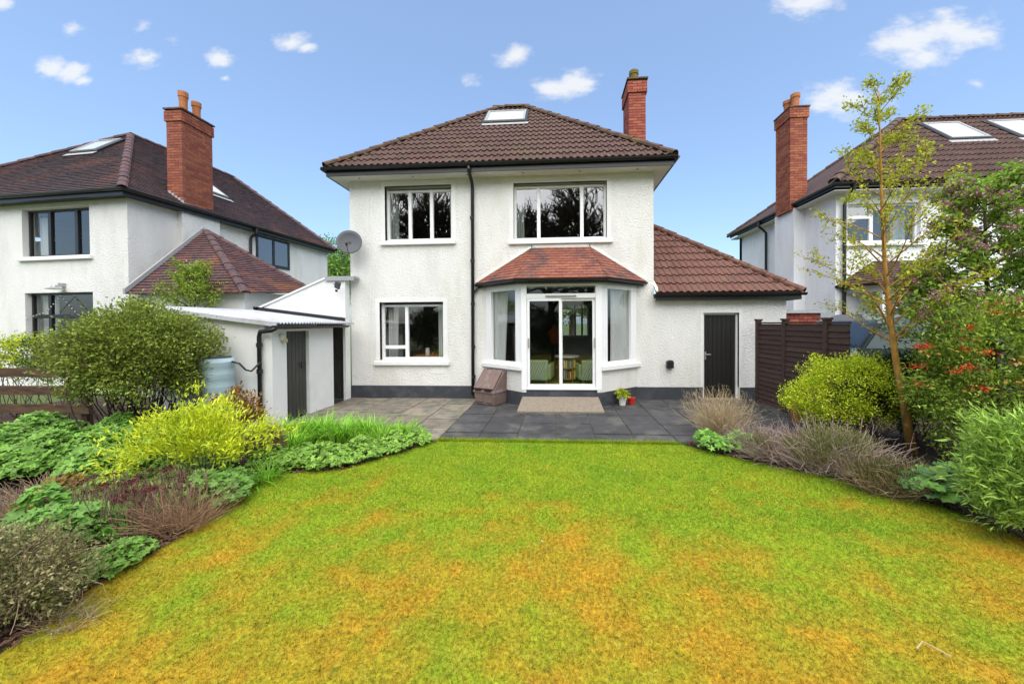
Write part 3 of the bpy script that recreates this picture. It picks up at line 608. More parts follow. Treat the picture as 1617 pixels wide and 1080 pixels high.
for i in range(7): MB().box(3.394 + i * .0995, 3.394 + (i + 1) * .0995 - .006, HY + .088, HY + .10, .055, 1.935).build('board', M_DOORB, dd, bev=.003)
b = MB(); b.box(3.41, 3.445, HY + .078, HY + .088, .92, 1.10); b.tube([(3.43, HY + .085, 1.04), (3.43, HY + .045, 1.04), (3.53, HY + .045, 1.04)], .009, 6); b.build('handle', M_ALU, dd)
MB().box(3.30, 4.18, HY - .10, HY + .2, 0, .045).build('door_step', M_CONC, H)
xl, xr, xf, ez = 2.25, 5.40, 8.36, 2.42; sl_ = .827
XA = (xl, xf, ez); XB = (xr, xf, ez); XT = (xl, xf + (xr - xl), ez + (xr - xl) * sl_); XK = (xr, 14.4, ez); XM = (xl, 14.4, ez + (xr - xl) * sl_)
b = MB(); b.poly([XA, XB, XT]); b.poly([XB, XK, XM, XT]); b.poly([XA, (xl, 14.4, ez), XK, XB]); xrf = b.build('extension_roof', M_TILEX, H)
xm = tile_mesh_roman(.30, .40, M_TILEX); tile_slope([XA, XB, XT], xm, .30, .345, xrf); tile_slope([XB, XK, XM, XT], xm, .30, .345, xrf, limit=0)
cap_tiles(Vector(XB) + Vector((-.02, .02, .0)), XT, mat('hip_tile_red', (.16, .07, .05), .85, var=.25, scale=9, col2=(.07, .045, .03), mask=(.45, .6), bump=.3), xrf, lift=.055)
b = MB(); b.box(xl + .0, xr - .03, xf + .02, xf + .045, ez - .16, ez - .0); b.box(xr - .05, xr - .025, xf + .045, 14.3, ez - .16, ez); b.build('fascia', M_BLACK, xrf)
b = MB(); b.box(xl, xr - .05, xf + .045, HY + .0, ez - .13, ez - .12); b.box(5.15, xr - .05, HY, 14.3, ez - .13, ez - .12); b.build('soffit', M_FASCIA, xrf)
gutter([(xl - .06, xf - .03, ez - .015), (xr + .03, xf - .03, ez - .015)], xrf, .058)
b = MB(); b.extr([(xl + .01, xf + .03, ez + .03), (xl + .08, xf + .03, ez + .05), (xl + .03, xf + .42, ez + .38), (xl + .01, xf + .42, ez + .38)], (0, -.01, .02)); b.build('flashing', M_SMOOTH, xrf)
b = MB(); b.box(2.52, 2.67, HY - .10, HY + .01, .74, .90); b.lathe([(.06, 0), (.06, .02)], (2.6, HY - .06, .90), 10)
tag(b.build('flue_terminal', M_BLACK, bev=.015), 'small black boiler flue box on the white wall left of the black door', 'flue')
# satellite dish
S = thing('satellite_dish', 'grey oval satellite dish fixed near the left corner of the white house', 'satellite dish', (-4.72, 8.5, 3.5))
c = Vector((-4.72, 8.20, 3.68)); nrm = Vector((.35, -.85, .30)).normalized(); sx_ = nrm.cross(Vector((0, 0, 1))).normalized(); sy_ = sx_.cross(nrm); b = MB(); RN, SG = 6, 28
for r in range(RN):
    q = r / (RN - 1)
    for k in range(SG): t = 2 * math.pi * k / SG; b.v.append(tuple(c + sx_ * math.cos(t) * .27 * q + sy_ * math.sin(t) * .30 * q + nrm * (.07 * q * q - .07)))
for r in range(RN - 1):
    for k in range(SG): k2 = (k + 1) % SG; b.f.append((r * SG + k, r * SG + k2, (r + 1) * SG + k2, (r + 1) * SG + k))
q = b.build('dish', M_DISH, S, smooth=True); q.modifiers.new('s', 'SOLIDIFY').thickness = .008
MB().tube([c - nrm * .06, c - nrm * .06 + Vector((-.0, .12, -.05)), (-4.74, 8.56, 3.55)], .016, 8).build('bracket', M_BLACK, S)
MB().tube([c - sy_ * .30, c - sy_ * .33 + nrm * .15, c - sy_ * .27 + nrm * .34], .010, 6).build('arm', M_BLACK, S)
MB().tube([c - sy_ * .27 + nrm * .32, c - sy_ * .24 + nrm * .41], .028, 8).build('receiver', M_BLACK, S)

# ================================================================== curtains and room contents
def curtain(P, Q, z0, z1, m, label, amp=.03, waves=9, taper=0):
    P, Q = Vector(P), Vector(Q); n_ = 72; d = Q - P; nn = Vector((d.y, -d.x)).normalized(); V = []; F = []
    for j in range(7):
        f = j / 6; z = z0 + (z1 - z0) * f
        for i in range(n_ + 1):
            t = i / n_; t2 = t * (1 - taper * (1 - f)); p = P + d * t2 + nn * amp * (math.sin(t * waves * 6.283 + .6 * math.sin(f * 2)) + .4 * math.sin(t * waves * 2.3 * 6.283 + f)); V.append((p.x, p.y, z))
    for j in range(6):
        for i in range(n_): k = j * (n_ + 1) + i; F.append((k, k + 1, k + n_ + 2, k + n_ + 1))
    b = MB(); b.v, b.f = V, F; o = b.build('curtain', m, smooth=True); tag(o, label, 'curtain', 'curtains behind the windows'); return o
curtain((-1.46, 8.60), (-1.05, 8.26), .82, 2.62, M_CURT, 'white curtain behind the left angled pane of the bay window', taper=.25)
curtain((1.20, 8.13), (1.72, 8.58), .82, 2.62, M_CURT, 'white curtain behind the right angled pane of the bay window', taper=.1)
curtain((-4.02, 8.86), (-3.82, 8.86), 3.70, 5.02, M_CURTG, 'grey green curtain at the left edge of the three light upper window', waves=4)
curtain((-.90, 8.86), (-.72, 8.86), 3.70, 5.0, M_CURTG, 'pale curtain at the left edge of the upper window above the bay', waves=4)
curtain((-4.12, 8.90), (-3.86, 8.90), .80, 2.26, M_CURT, 'white curtain at the left of the ground floor kitchen window', waves=4, taper=.2)
curtain((-2.86, 8.90), (-2.70, 8.90), .80, 2.26, M_CURT, 'narrow pale curtain at the right of the ground floor kitchen window', waves=3)
M_GREEN = mat('chair_green', (.24, .33, .17), .9, var=.1, scale=8); M_PINE = mat('pine', (.30, .16, .06), .6, var=.15, scale=10); M_CREAM = mat('cream', (.6, .57, .5), .8)
def armchair(x, y, rz, label):
    T = thing('armchair', label, 'armchair', (x, y, .33), 'green armchairs inside the glass door'); R = Matrix.Translation((x, y, .33)) @ Matrix.Rotation(rz, 4, 'Z')
    def part(nm, bx, m=M_GREEN, bev=.03):
        b = MB().box(*bx); b.v = [tuple(R @ Vector(v)) for v in b.v]; return b.build(nm, m, T, bev=bev)
    part('seat', (-.28, .28, -.27, .3, .12, .36)); bk = part('backrest', (-.30, .30, -.36, -.24, .10, .58)); part('arm', (-.36, -.28, -.30, .3, .12, .48)); part('arm', (.28, .36, -.30, .3, .12, .48))
    for i in range(9):                                # diagonal cord of the woven back
        x0 = -.30 + i * .06; b = MB().tube([(x0 - .02, -.366, .12), (min(.3, x0 + .16), -.366, .55)], .012, 5); b.v = [tuple(R @ Vector(v)) for v in b.v]; b.build('cord', M_CURTG, bk)
    for sx in (-.25, .25):
        for sy in (-.28, .24): part('leg', (sx - .02, sx + .02, sy - .02, sy + .02, 0, .12), M_PINE, .004)
armchair(-.42, 8.95, -.15, 'green woven armchair seen through the left leaf of the sliding door'); armchair(.86, 8.95, .15, 'green woven armchair seen through the right leaf of the sliding door')
T = thing('round_table', 'small round tiered book table in the room behind the sliding door', 'table', (.30, 9.2, .33))
MB().lathe([(.30, .60), (.31, .615), (.31, .63), (.30, .64)], (.30, 9.2, .33), 24).build('top', M_CREAM, T); MB().lathe([(.27, .33), (.27, .35)], (.30, 9.2, .33), 20).build('shelf', M_PINE, T); MB().lathe([(.27, .07), (.27, .09)], (.30, 9.2, .33), 20).build('shelf', M_PINE, T)
for a in range(4): MB().tube([(.30 + .25 * math.cos(a * 1.571 + .5), 9.2 + .25 * math.sin(a * 1.571 + .5), .33), (.30 + .25 * math.cos(a * 1.571 + .5), 9.2 + .25 * math.sin(a * 1.571 + .5), .94)], .013, 6).build('leg', M_PINE, T)
BC = [mat('book_%s' % n_, c) for n_, c in (('cream', (.55, .5, .42)), ('red', (.3, .06, .04)), ('teal', (.05, .2, .2)), ('grey', (.3, .3, .3)), ('yellow', (.55, .42, .08)))]
for lvl in (0, 1):
    for i in range(8):
        x = .10 + i * .05; z = .33 + (.351 if lvl == 0 else .091); h = random.uniform(.17, .22)
        tag(MB().box(x, x + .04, 9.0, 9.13, z, z + h).build('book', random.choice(BC)), 'upright book on the %s shelf of the round table behind the sliding door' % ('upper', 'lower')[lvl], 'book', 'books on the %s shelf of the round table' % ('upper', 'lower')[lvl])
T = thing('kitchen_table', 'pale wooden table behind the ground floor kitchen window', 'table', (-3.2, 9.2, .33))
MB().box(-3.55, -2.8, 8.95, 9.6, .94, .98).build('top', M_PINE, T, bev=.005)
for sx in (-3.5, -2.88):
    for sy in (9.0, 9.52): MB().box(sx, sx + .04, sy, sy + .04, .33, .94).build('leg', M_PINE, T)
tag(MB().lathe([(.05, 0), (.055, .1), (.045, .17), (.05, .19)], (-3.22, 9.1, .98), 14).build('jug', M_CREAM), 'white jug on the table behind the kitchen window', 'jug')
tag(MB().lathe([(.032, 0), (.036, .09)], (-3.08, 9.1, .98), 12).build('cup', BC[1]), 'small red cup beside the white jug behind the kitchen window', 'cup')

# ================================================================== left neighbour
NL = thing('house', 'white neighbouring house on the left with black window frames and dark roof', 'house', (-14.5, 12, 0))
Rz = Matrix.Translation((-10.71, 8.5, 0)) @ Matrix.Rotation(math.radians(-4.6), 4, 'Z')   # local: eave corner at origin
def loc(b): b.v = [tuple(Rz @ Vector(v)) for v in b.v]; return b
def LP(x, y, z): return tuple(Rz @ Vector((x, y, z)))
LW1 = (-3.72, -1.48, 3.66, 4.93); LW2 = (-3.68, -1.42, .6, 2.68)
b = MB(); wall_holes(b, -9.4, -.28, .28, .52, 0, 5.08, [LW1, LW2]); wall_holes  # front
b.box(-.52, -.28, .52, 7.7, 0, 2.6 + 2.48); b.box(-9.4, -.52, 7.5, 7.7, 0, 5.08); b.box(-.28, -.10, 1.45, 2.55, 0, 5.08); loc(b).build('wall', M_WALL, NL)
b = MB(); b.box(-9.3, -.53, 3.5, 3.6, 0, 5.0); b.box(-9.3, -.53, .53, 3.5, 2.9, 3.1); loc(b).build('partition', M_ROOM, NL)
def lwin(W_, mull, trans=(), sill=True):
    n0 = len(bpy.data.objects); r = window(NL, W_[0], W_[1], W_[2], W_[3], .40, mull=mull, trans=trans, fm=M_BLACK, sash=.05, sill=sill)
    for o in [r] + list(r.children): o.data.transform(Rz)
lwin(LW1, (-3.0, -2.1)); lwin(LW2, (-3.05,), ((-3.05, -1.47, 2.05), (-3.63, -3.05, 2.05)), False)
c1 = curtain((-3.66, .62), (-3.28, .62), 3.7, 4.8, M_CURT, 'white curtain in the black framed upper window of the left house', waves=5); c1.data.transform(Rz)
c1 = curtain((-3.62, .62), (-3.15, .62), .6, 2.6, M_CURT, 'white curtain in the black framed patio window of the left house', waves=5); c1.data.transform(Rz)
hz = 3.44; e0 = 5.22
a_, b_, c_, d_ = (0, 0, e0), (-9.6, 0, e0), (-9.6, 7.9, e0), (0, 7.9, e0); r1, r2 = (-4.8, 3.5, e0 + hz), (-4.8, 7.4, e0 + hz)
b = MB(); b.poly([b_, a_, r1]); b.poly([a_, d_, r2, r1]); b.poly([d_, c_, r2]); b.poly([c_, b_, r1, r2]); b.poly([a_, b_, c_, d_]); nr = loc(b).build('roof', M_PLAIND, NL)
course_slope([LP(*b_), LP(*a_), LP(*r1)], .115, M_PLAIND, nr); course_slope([LP(*a_), LP(*d_), LP(*r2), LP(*r1)], .115, M_PLAIND, nr)
M_HIPP = mat('hip_tile_purple', (.11, .06, .06), .85, var=.25, scale=9, col2=(.06, .045, .05), mask=(.45, .6), bump=.3)
cap_tiles(LP(*a_), LP(*r1), M_HIPP, nr, r=.10); cap_tiles(LP(*b_), LP(*r1), M_HIPP, nr); cap_tiles(LP(*r1), LP(*r2), M_HIPP, nr, name='ridge_tile'); cap_tiles(LP(*d_), LP(*r2), M_HIPP, nr)
oo, uu, vv_, nn_ = frame_of([LP(*b_), LP(*a_), LP(*r1)]); rooflight(nr, oo, uu, vv_, nn_, 4.35, 5.35, 3.1, 4.1)
oo, uu, vv_, nn_ = frame_of([LP(*a_), LP(*d_), LP(*r2), LP(*r1)]); rooflight(nr, oo, uu, vv_, nn_, 3.3, 4.2, 2.0, 3.1)
b = MB(); b.box(-9.6, -.03, .02, .05, e0 - .17, e0); b.box(-.06, -.03, .05, 7.9, e0 - .17, e0); loc(b).build('fascia', M_BLACK, nr)
b = MB(); b.box(-9.6, -.06, .05, .3, e0 - .15, e0 - .14); b.box(-.3, -.06, .3, 7.9, e0 - .15, e0 - .14); loc(b).build('soffit', M_BLACK, nr)
gutter([LP(-9.6, -.03, e0 - .02), LP(.03, -.03, e0 - .02), LP(.03, 7.9, e0 - .02)], nr, .06)
c0 = Vector(LP(-.12, 1.5, 0)); lc = chimney(NL, c0.x - .48, c0.x + .0, c0.y, c0.y + .95, 5.2, 8.02, ('front', 'right'), mb=mat('brick_orange', (.235, .072, .042), .85, var=.25, scale=10, island=.28, bump=.4, bscale=60, col2=(.2, .07, .045), mask=(.5, .7)),
             pots=[(c0.x - .24, c0.y + .28, .62, .11, M_POT), (c0.x - .24, c0.y + .68, .55, .11, M_POT)])
b = MB()
for i in range(7): b.box(c0.x - .52, c0.x + .02, c0.y - .02 + i * 0, c0.y - .008, 5.2, 5.2) if False else None
for i in range(5): b.box(c0.x - .06 - i * .1, c0.x + .03 - i * .1, c0.y - .014, c0.y - .004, 5.25 + i * .07, 5.40 + i * .07)
b.box(c0.x + .003, c0.x + .014, c0.y - .01, c0.y + .98, 5.22, 5.34); b.build('flashing', M_LEAD, NL)
dq = MB(); dq.tube([LP(.03, 3.75, 5.2), LP(.03, 3.75, 5.0), LP(-.2, 3.75, 4.85), LP(-.22, 3.75, 4.7), LP(-.22, 3.75, .1)], .045, 8); dq.build('downpipe', M_BLACK, NL)
# side window in the left house
sw = MB(); x = -.275; sw.box(x, x + .03, 4.0, 5.5, 3.95, 4.05); sw.box(x, x + .03, 4.0, 5.5, 4.95, 5.03); sw.box(x, x + .03, 4.0, 4.08, 4.05, 4.95); sw.box(x, x + .03, 5.42, 5.5, 4.05, 4.95); sw.box(x, x + .03, 4.70, 4.79, 4.05, 4.95); sw = loc(sw).build('window', M_BLACK, NL)
loc(MB().box(x + .004, x + .012, 4.05, 5.45, 4.04, 4.96)).build('pane', glass('side_pane', .25, (.1, .1, .1)), sw)
# wall lamp and string lights on the left house
W = thing('wall_lamp', 'small silver wall lamp above the black patio window of the left house', 'lamp', LP(-2.35, .25, 2.85))
loc(MB().box(-2.42, -2.28, .2, .28, 2.82, 2.92)).build('bracket', M_ALU, W); loc(MB().lathe([(.04, .12), (.06, .06), (.17, 0)], (-2.35, .1, 2.75), 14)).build('lamp_shade', M_ALU, W)
SLt = thing('string_lights', 'string of small white bulbs hung in a peak across the black patio window', 'string lights', LP(-2.0, .36, 2.0))
pts = [Vector((-3.66, .30, 2.02 )), Vector((-3.0, .30, 2.18)), Vector((-2.5, .30, 2.6)), Vector((-1.95, .30, 2.1)), Vector((-1.5, .30, 1.95))]
loc(MB().tube(pts, .005, 4)).build('cable', M_BLACK, SLt)
for i in range(4):
    for k in range(6): p = pts[i].lerp(pts[i + 1], k / 6); loc(MB().lathe([(.008, -.03), (.018, -.015), (.008, 0)], p, 6)).build('bulb', M_CREAM, SLt)
# lean-to garage with hipped clay roof
GR = thing('garage', 'low garage of the left house with purple red hipped tile roof', 'garage', (-8.9, 9.4, 0))
MB().box(-10.4, -7.6, 8.55, 10.6, 0, 2.62).build('wall', M_SMOOTH, GR)
g1, g2, g3, ga = (-10.46, 8.3, 2.55), (-7.35, 8.3, 2.55), (-7.25, 10.7, 2.75), (-10.25, 10.25, 4.56); gb = (-10.4, 10.25, 4.56)
b = MB(); b.poly([g1, g2, ga, gb]); b.poly([g2, g3, ga]); b.poly([g3, (-10.4, 10.8, 2.75), gb, ga]); b.poly([g3, g2, g1, (-10.4, 10.8, 2.75)]); gr = b.build('roof', M_PLAINP, GR)
course_slope([g1, g2, ga, gb], .11, M_PLAINP, gr); course_slope([g2, g3, ga], .11, M_PLAINP, gr)
cap_tiles(g2, ga, M_HIPP, gr, r=.10); cap_tiles(g3, ga, M_HIPP, gr, r=.1)
b = MB(); v0_, v1_ = Vector(g1) + Vector((.02, 0, 0)), Vector(gb) + Vector((.02, 0, 0)); b.extr([v0_ + Vector((0, -.05, .0)), v1_, v1_ + Vector((0, 0, .13)), v0_ + Vector((0, -.05, .13))], (.05, 0, 0))
b.build('stepped_flashing', M_LEAD, gr)

# ================================================================== right neighbour
NR = thing('house', 'white neighbouring house on the right with brown roof and two rooflights', 'house', (11, 13, 0))
qx, qy, qz = 7.42, 10.3, 5.46; RW = (8.05, 9.95, 3.95, 5.0)
b = MB(); wall_holes(b, 7.75, 16, 10.7, 10.94, 0, 5.3, [RW]); b.box(7.75, 8.0, 10.94, 16, 0, 5.3); b.box(7.75, 16, 15.8, 16, 0, 5.3); b.box(7.42, 7.75, 11.95, 12.95, 0, 5.3); b.build('wall', roughcast('roughcast_neighbour', (.78, .79, .80), .3), NR)
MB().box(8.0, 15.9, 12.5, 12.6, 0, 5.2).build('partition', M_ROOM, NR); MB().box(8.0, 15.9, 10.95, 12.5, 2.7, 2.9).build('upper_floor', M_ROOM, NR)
wr = window(NR, RW[0], RW[1], RW[2], RW[3], 10.8, mull=(8.75,), trans=((8.1, 8.75, 4.65),), sash=.045)
curtain((9.45, 11.05), (9.85, 11.05), 3.95, 4.98, M_CURTG, 'grey curtain in the upper window of the right hand house', waves=5)
ra_, rb_, rc_, rd_ = (qx, qy, qz), (16.4, qy, qz), (16.4, 16.3, qz), (qx, 16.3, qz); rr1, rr2 = (11.6, 13.3, 8.52), (16.4, 13.3, 8.52)
b = MB(); b.poly([ra_, rb_, rr2, rr1]); b.poly([rd_, ra_, rr1]); b.poly([rc_, rd_, rr1, rr2]); b.poly([rd_, rc_, rb_, ra_]); rr_ = b.build('roof', M_TILER, NR)
o3, u3, v3, n3 = frame_of([ra_, rb_, rr2, rr1]); tr_ = tile_mesh_roman(.30, .40, M_TILER)
RL1 = (4.55, 5.65, 2.45, 3.75); RL2 = (6.5, 7.6, 2.45, 3.75)
tile_slope([ra_, rb_, rr2, rr1], tr_, .30, .345, rr_, holes=[(h[0] + .05, h[1] - .05, h[2], h[3]) for h in (RL1, RL2)])
for h in (RL1, RL2): rooflight(rr_, o3, u3, v3, n3, *h)
cap_tiles(ra_, rr1, M_HIP, rr_, r=.13, lift=.055); cap_tiles(rr1, rr2, M_HIP, rr_, lift=.06, name='ridge_tile'); cap_tiles(rd_, rr1, M_HIP, rr_)
b = MB(); b.box(qx + .03, 16.3, qy + .03, qy + .055, qz - .13, qz); b.box(qx + .03, qx + .055, qy + .055, 16.2, qz - .13, qz); b.build('fascia', M_BLACK, rr_)
b = MB(); b.box(qx + .05, 16.3, qy + .06, 10.75, qz - .20, qz - .18); b.box(qx + .055, 7.78, 10.75, 16.2, qz - .20, qz - .18); b.build('soffit', M_FASCIA, rr_)
gutter([(16.3, qy - .02, qz - .02), (qx - .02, qy - .02, qz - .02), (qx - .02, 16.3, qz - .02)], rr_, .06)
chimney(NR, 7.33, 7.85, 12.0, 12.75, 5.25, 8.42, ('front', 'left'), mb=mat('brick_orange_red', (.26, .08, .045), .85, var=.25, scale=10, island=.3, bump=.4, bscale=60), pots=[(7.6, 12.2, .48, .12, M_POT), (7.55, 12.5, .44, .12, M_POT)])
for (x, y) in ((7.92, 10.62), (7.66, 13.9)):
    MB().tube([(x if y < 11 else 7.4, 10.3 if y < 11 else y, 5.4), (x if y < 11 else 7.4, 10.32 if y < 11 else y, 5.25), (x, y, 5.0), (x, y, .1)], .045, 8).build('downpipe', M_BLACK, NR)
b = MB(); bx = [(7.95, 10.7), (8.35, 9.95), (10.2, 9.95), (10.6, 10.7)]
MB().prism(bx, 0, 1.3).build('bay_wall', M_WALL, NR); MB().prism(bx, 2.55, 2.72).build('bay_head', M_SILL, NR)
bw = MB(); bw.box(8.35, 8.43, 9.95, 10.02, 1.3, 2.55); bw.box(9.22, 9.34, 9.95, 10.02, 1.3, 2.55); bw.box(10.12, 10.2, 9.95, 10.02, 1.3, 2.55); bw.box(8.43, 10.12, 9.955, 10.015, 2.1, 2.17); bw.box(8.43, 10.12, 9.955, 10.015, 1.3, 1.38); bw = bw.build('bay_window', M_PVC, NR)
MB().poly([(8.4, 9.985, 1.35), (10.15, 9.985, 1.35), (10.15, 9.985, 2.55), (8.4, 9.985, 2.55)]).build('pane', glass('bay_pane_right', .2, (.7, .73, .75)), bw); MB().box(8.4, 10.15, 10.2, 10.21, 1.3, 2.55).build('blind', M_CURTG, bw)
F1, F2, F3, F4, G1, G2 = (7.75, 10.7, 2.74), (8.22, 9.78, 2.74), (10.3, 9.78, 2.74), (10.8, 10.7, 2.74), (8.75, 10.7, 3.42), (9.8, 10.7, 3.42)
b = MB(); b.poly([F1, F2, G1]); b.poly([F2, F3, G2, G1]); b.poly([F3, F4, G2]); b.poly([F4, F3, F2, F1]); rb = b.build('bay_roof', M_PLAINP, NR)
for P in ([F1, F2, G1], [F2, F3, G2, G1]): course_slope(P, .115, M_TILER, rb)
gutter([F1, (F2[0], F2[1] - .03, 2.73), (F3[0], F3[1] - .03, 2.73)], rb, .05)
# ================================================================== outbuilding by the left boundary
SH = thing('outbuilding', 'low white outbuilding with corrugated sheet roof and dark plank door', 'outbuilding', (-5.9, 7.0, 0))
def rz_(x): return 1.775 + .128 * (-4.7 - x)
b = MB(); b.box(-4.98, -4.85, 6.0, 6.34, 0, 1.70); b.box(-4.98, -4.85, 6.95, 7.74, 0, 1.70); b.box(-4.98, -4.85, 6.34, 6.95, 1.66, 1.70)
b.extr([(-7.1, 6.001, 0), (-4.981, 6.001, 0), (-4.981, 6.001, rz_(-4.98) - .03), (-7.1, 6.001, rz_(-7.1) - .03)], (0, .12, 0)); b.box(-6.98, -4.98, 7.62, 7.74, 0, 1.70); b.box(-7.1, -6.98, 6.12, 8.2, 0, rz_(-7.0) - .05); b.build('wall', M_SMOOTH, SH)
dd = MB().box(-4.95, -4.925, 6.345, 6.945, .02, 1.66).build('door', M_DOORG, SH)
for i in range(6): MB().box(-4.925, -4.908, 6.35 + i * .099, 6.35 + (i + 1) * .099 - .008, .03, 1.655).build('board', M_DOORG, dd)
b = MB(); b.box(-4.906, -4.895, 6.80, 6.86, .93, 1.06); b.tube([(-4.90, 6.84, 1.02), (-4.86, 6.84, 1.02), (-4.86, 6.70, 1.02)], .01, 6); b.build('handle', M_BLACK, dd)
NXc, V, F = 150, [], []                               # corrugated sheet: waves run down the fall
for i in range(NXc + 1):
    y = 5.9 + 2.38 * i / NXc; h = .018 * math.sin(i * 2 * math.pi / 5)
    for k in range(2): x = (-4.66, -7.15)[k]; V.append((x, y, rz_(x) + .03 + h))
for i in range(NXc): F.append((2 * i, 2 * i + 1, 2 * i + 3, 2 * i + 2))
b = MB(); b.v, b.f = V, F; q = b.build('roof', M_CORR, SH, smooth=True); q.modifiers.new('s', 'SOLIDIFY').thickness = .006
MB().extr([(-4.68, 5.89, rz_(-4.68) - .03), (-7.15, 5.89, rz_(-7.15) - .03), (-7.15, 5.89, rz_(-7.15) + .03), (-4.68, 5.89, rz_(-4.68) + .03)], (0, .02, 0)).build('barge_board', M_CORR, SH)
MB().extr([(-4.9, 8.28, rz_(-4.9) + .05), (-7.15, 8.28, rz_(-7.15) + .05), (-7.15, 8.28, rz_(-7.15) + .13), (-4.9, 8.28, rz_(-4.9) + .13)], (0, .02, 0)).build('flashing', M_BLACK, SH)
gutter([(-4.64, 5.8, 1.765), (-4.64, 7.95, 1.765)], SH, .055)
b = MB(); b.tube([(-4.64, 5.83, 1.72), (-4.72, 5.83, 1.68), (-5.0, 5.93, 1.66), (-5.03, 5.94, 1.58), (-5.03, 5.94, .05)], .035, 10); dq = b.build('downpipe', M_BLACK, SH, smooth=True)
for z in (.25, .95, 1.4): MB().tube([(-5.03, 5.94, z), (-5.03, 5.94, z + .07)], .046, 10).build('collar', M_BLACK, dq)
LM = thing('bulkhead_light', 'small cream bulkhead light beside the outbuilding door', 'light', (-4.85, 6.22, 1.5)); MB().box(-4.85, -4.80, 6.17, 6.28, 1.50, 1.62).build('base', M_CREAM, LM, bev=.01); MB().box(-4.82, -4.76, 6.185, 6.265, 1.46, 1.53).build('lamp_shade', mat('amber', (.45, .4, .22), .4), LM, bev=.015)
# water butt and filler hose
WB = thing('water_butt', 'pale blue ribbed water butt beside the white outbuilding', 'water butt', (-5.55, 5.68, 0))
c = gy(343, 600, 5.65); prof = [(.20, .0), (.205, .25)]
for z in (.3, .5, .7, .9, 1.1): prof += [(.225, z), (.235, z + .02), (.228, z + .05), (.236, z + .07), (.23, z + .1)]
prof += [(.225, 1.2), (.215, 1.24)]
MB().lathe(prof, (c.x, 5.65, 0), 28).build('barrel', M_BUTT, WB, smooth=True); MB().lathe([(.19, 1.235), (.19, 1.265), (.16, 1.275)], (c.x, 5.65, 0), 24).build('lid', M_DISH, WB)
pts = [gy(366, 571, 5.66), gy(378, 574, 5.7), gy(388, 584, 5.75), gy(397, 586, 5.8), gy(405, 578, 5.86), gy(412, 571, 5.92)]
MB().tube(pts, .016, 8).build('hose', M_BLACK, WB, smooth=True)
# screen wall with side door
GW = thing('screen_wall', 'white sloping screen wall with lead coping joining the house to the outbuilding', 'wall', (-6, 8.4, 0))
b = MB(); y0, y1 = 8.31, 8.5
b.extr([(-7.3, y0, 0), (-5.65, y0, 0), (-5.65, y0, 2.72), (-7.3, y0, 2.04)], (0, y1 - y0, 0)); b.extr([(-5.65, y0, 1.95), (-4.901, y0, 1.95), (-4.901, y0, 2.84), (-5.35, y0, 2.84), (-5.65, y0, 2.72)], (0, y1 - y0, 0)); b.build('wall', M_SMOOTH, GW)
MB().box(-4.96, -4.901, y0 - .01, y1, 0, 1.95).build('door_frame', M_SILL, GW)
b = MB(); b.extr([(-7.32, y0 - .03, 2.04), (-5.36, y0 - .03, 2.845), (-5.36, y0 - .03, 2.89), (-7.32, y0 - .03, 2.085)], (0, .25, 0)); b.build('coping', M_SILL, GW)
b = MB(); b.box(-5.36, -4.66, y0 - .04, y0 + .2, 2.842, 2.90); b.box(-5.36, -4.66, y0 - .05, y0 - .04, 2.80, 2.89); b.build('lead_coping', M_LEAD, GW)
dd = MB().box(-5.65, -4.962, y0 + .08, y0 + .11, .02, 1.94).build('door', M_DOORG, GW)
for i in range(7): MB().box(-5.648 + i * .098, -5.648 + (i + 1) * .098 - .008, y0 + .065, y0 + .08, .03, 1.935).build('board', M_DOORG, dd)
b = MB(); b.tube([(-5.02, y0 + .07, .98), (-5.02, y0 + .03, .98), (-5.10, y0 + .03, .98)], .01, 6); b.build('handle', M_BLACK, dd)
FL_ = thing('floodlight', 'black floodlight on a bracket high on the white screen wall', 'floodlight', (-4.95, 8.3, 2.6))
MB().tube([(-5.15, 8.31, 2.72), (-5.1, 8.2, 2.71), (-4.98, 8.14, 2.70)], .012, 6).build('bracket', M_BLACK, FL_); b = MB().box(-.06, .06, -.03, .03, -.09, .09); Rm = Matrix.Translation((-4.95, 8.10, 2.68)) @ Matrix.Rotation(.5, 4, 'Y') @ Matrix.Rotation(.4, 4, 'X'); b.v = [tuple(Rm @ Vector(v)) for v in b.v]; b.build('lamp_head', M_DISH, FL_, bev=.012)
MB().lathe([(.02, -.04), (.03, -.02), (.03, .01)], (-4.98, 8.10, 2.56), 8).build('sensor', M_BLACK, FL_)

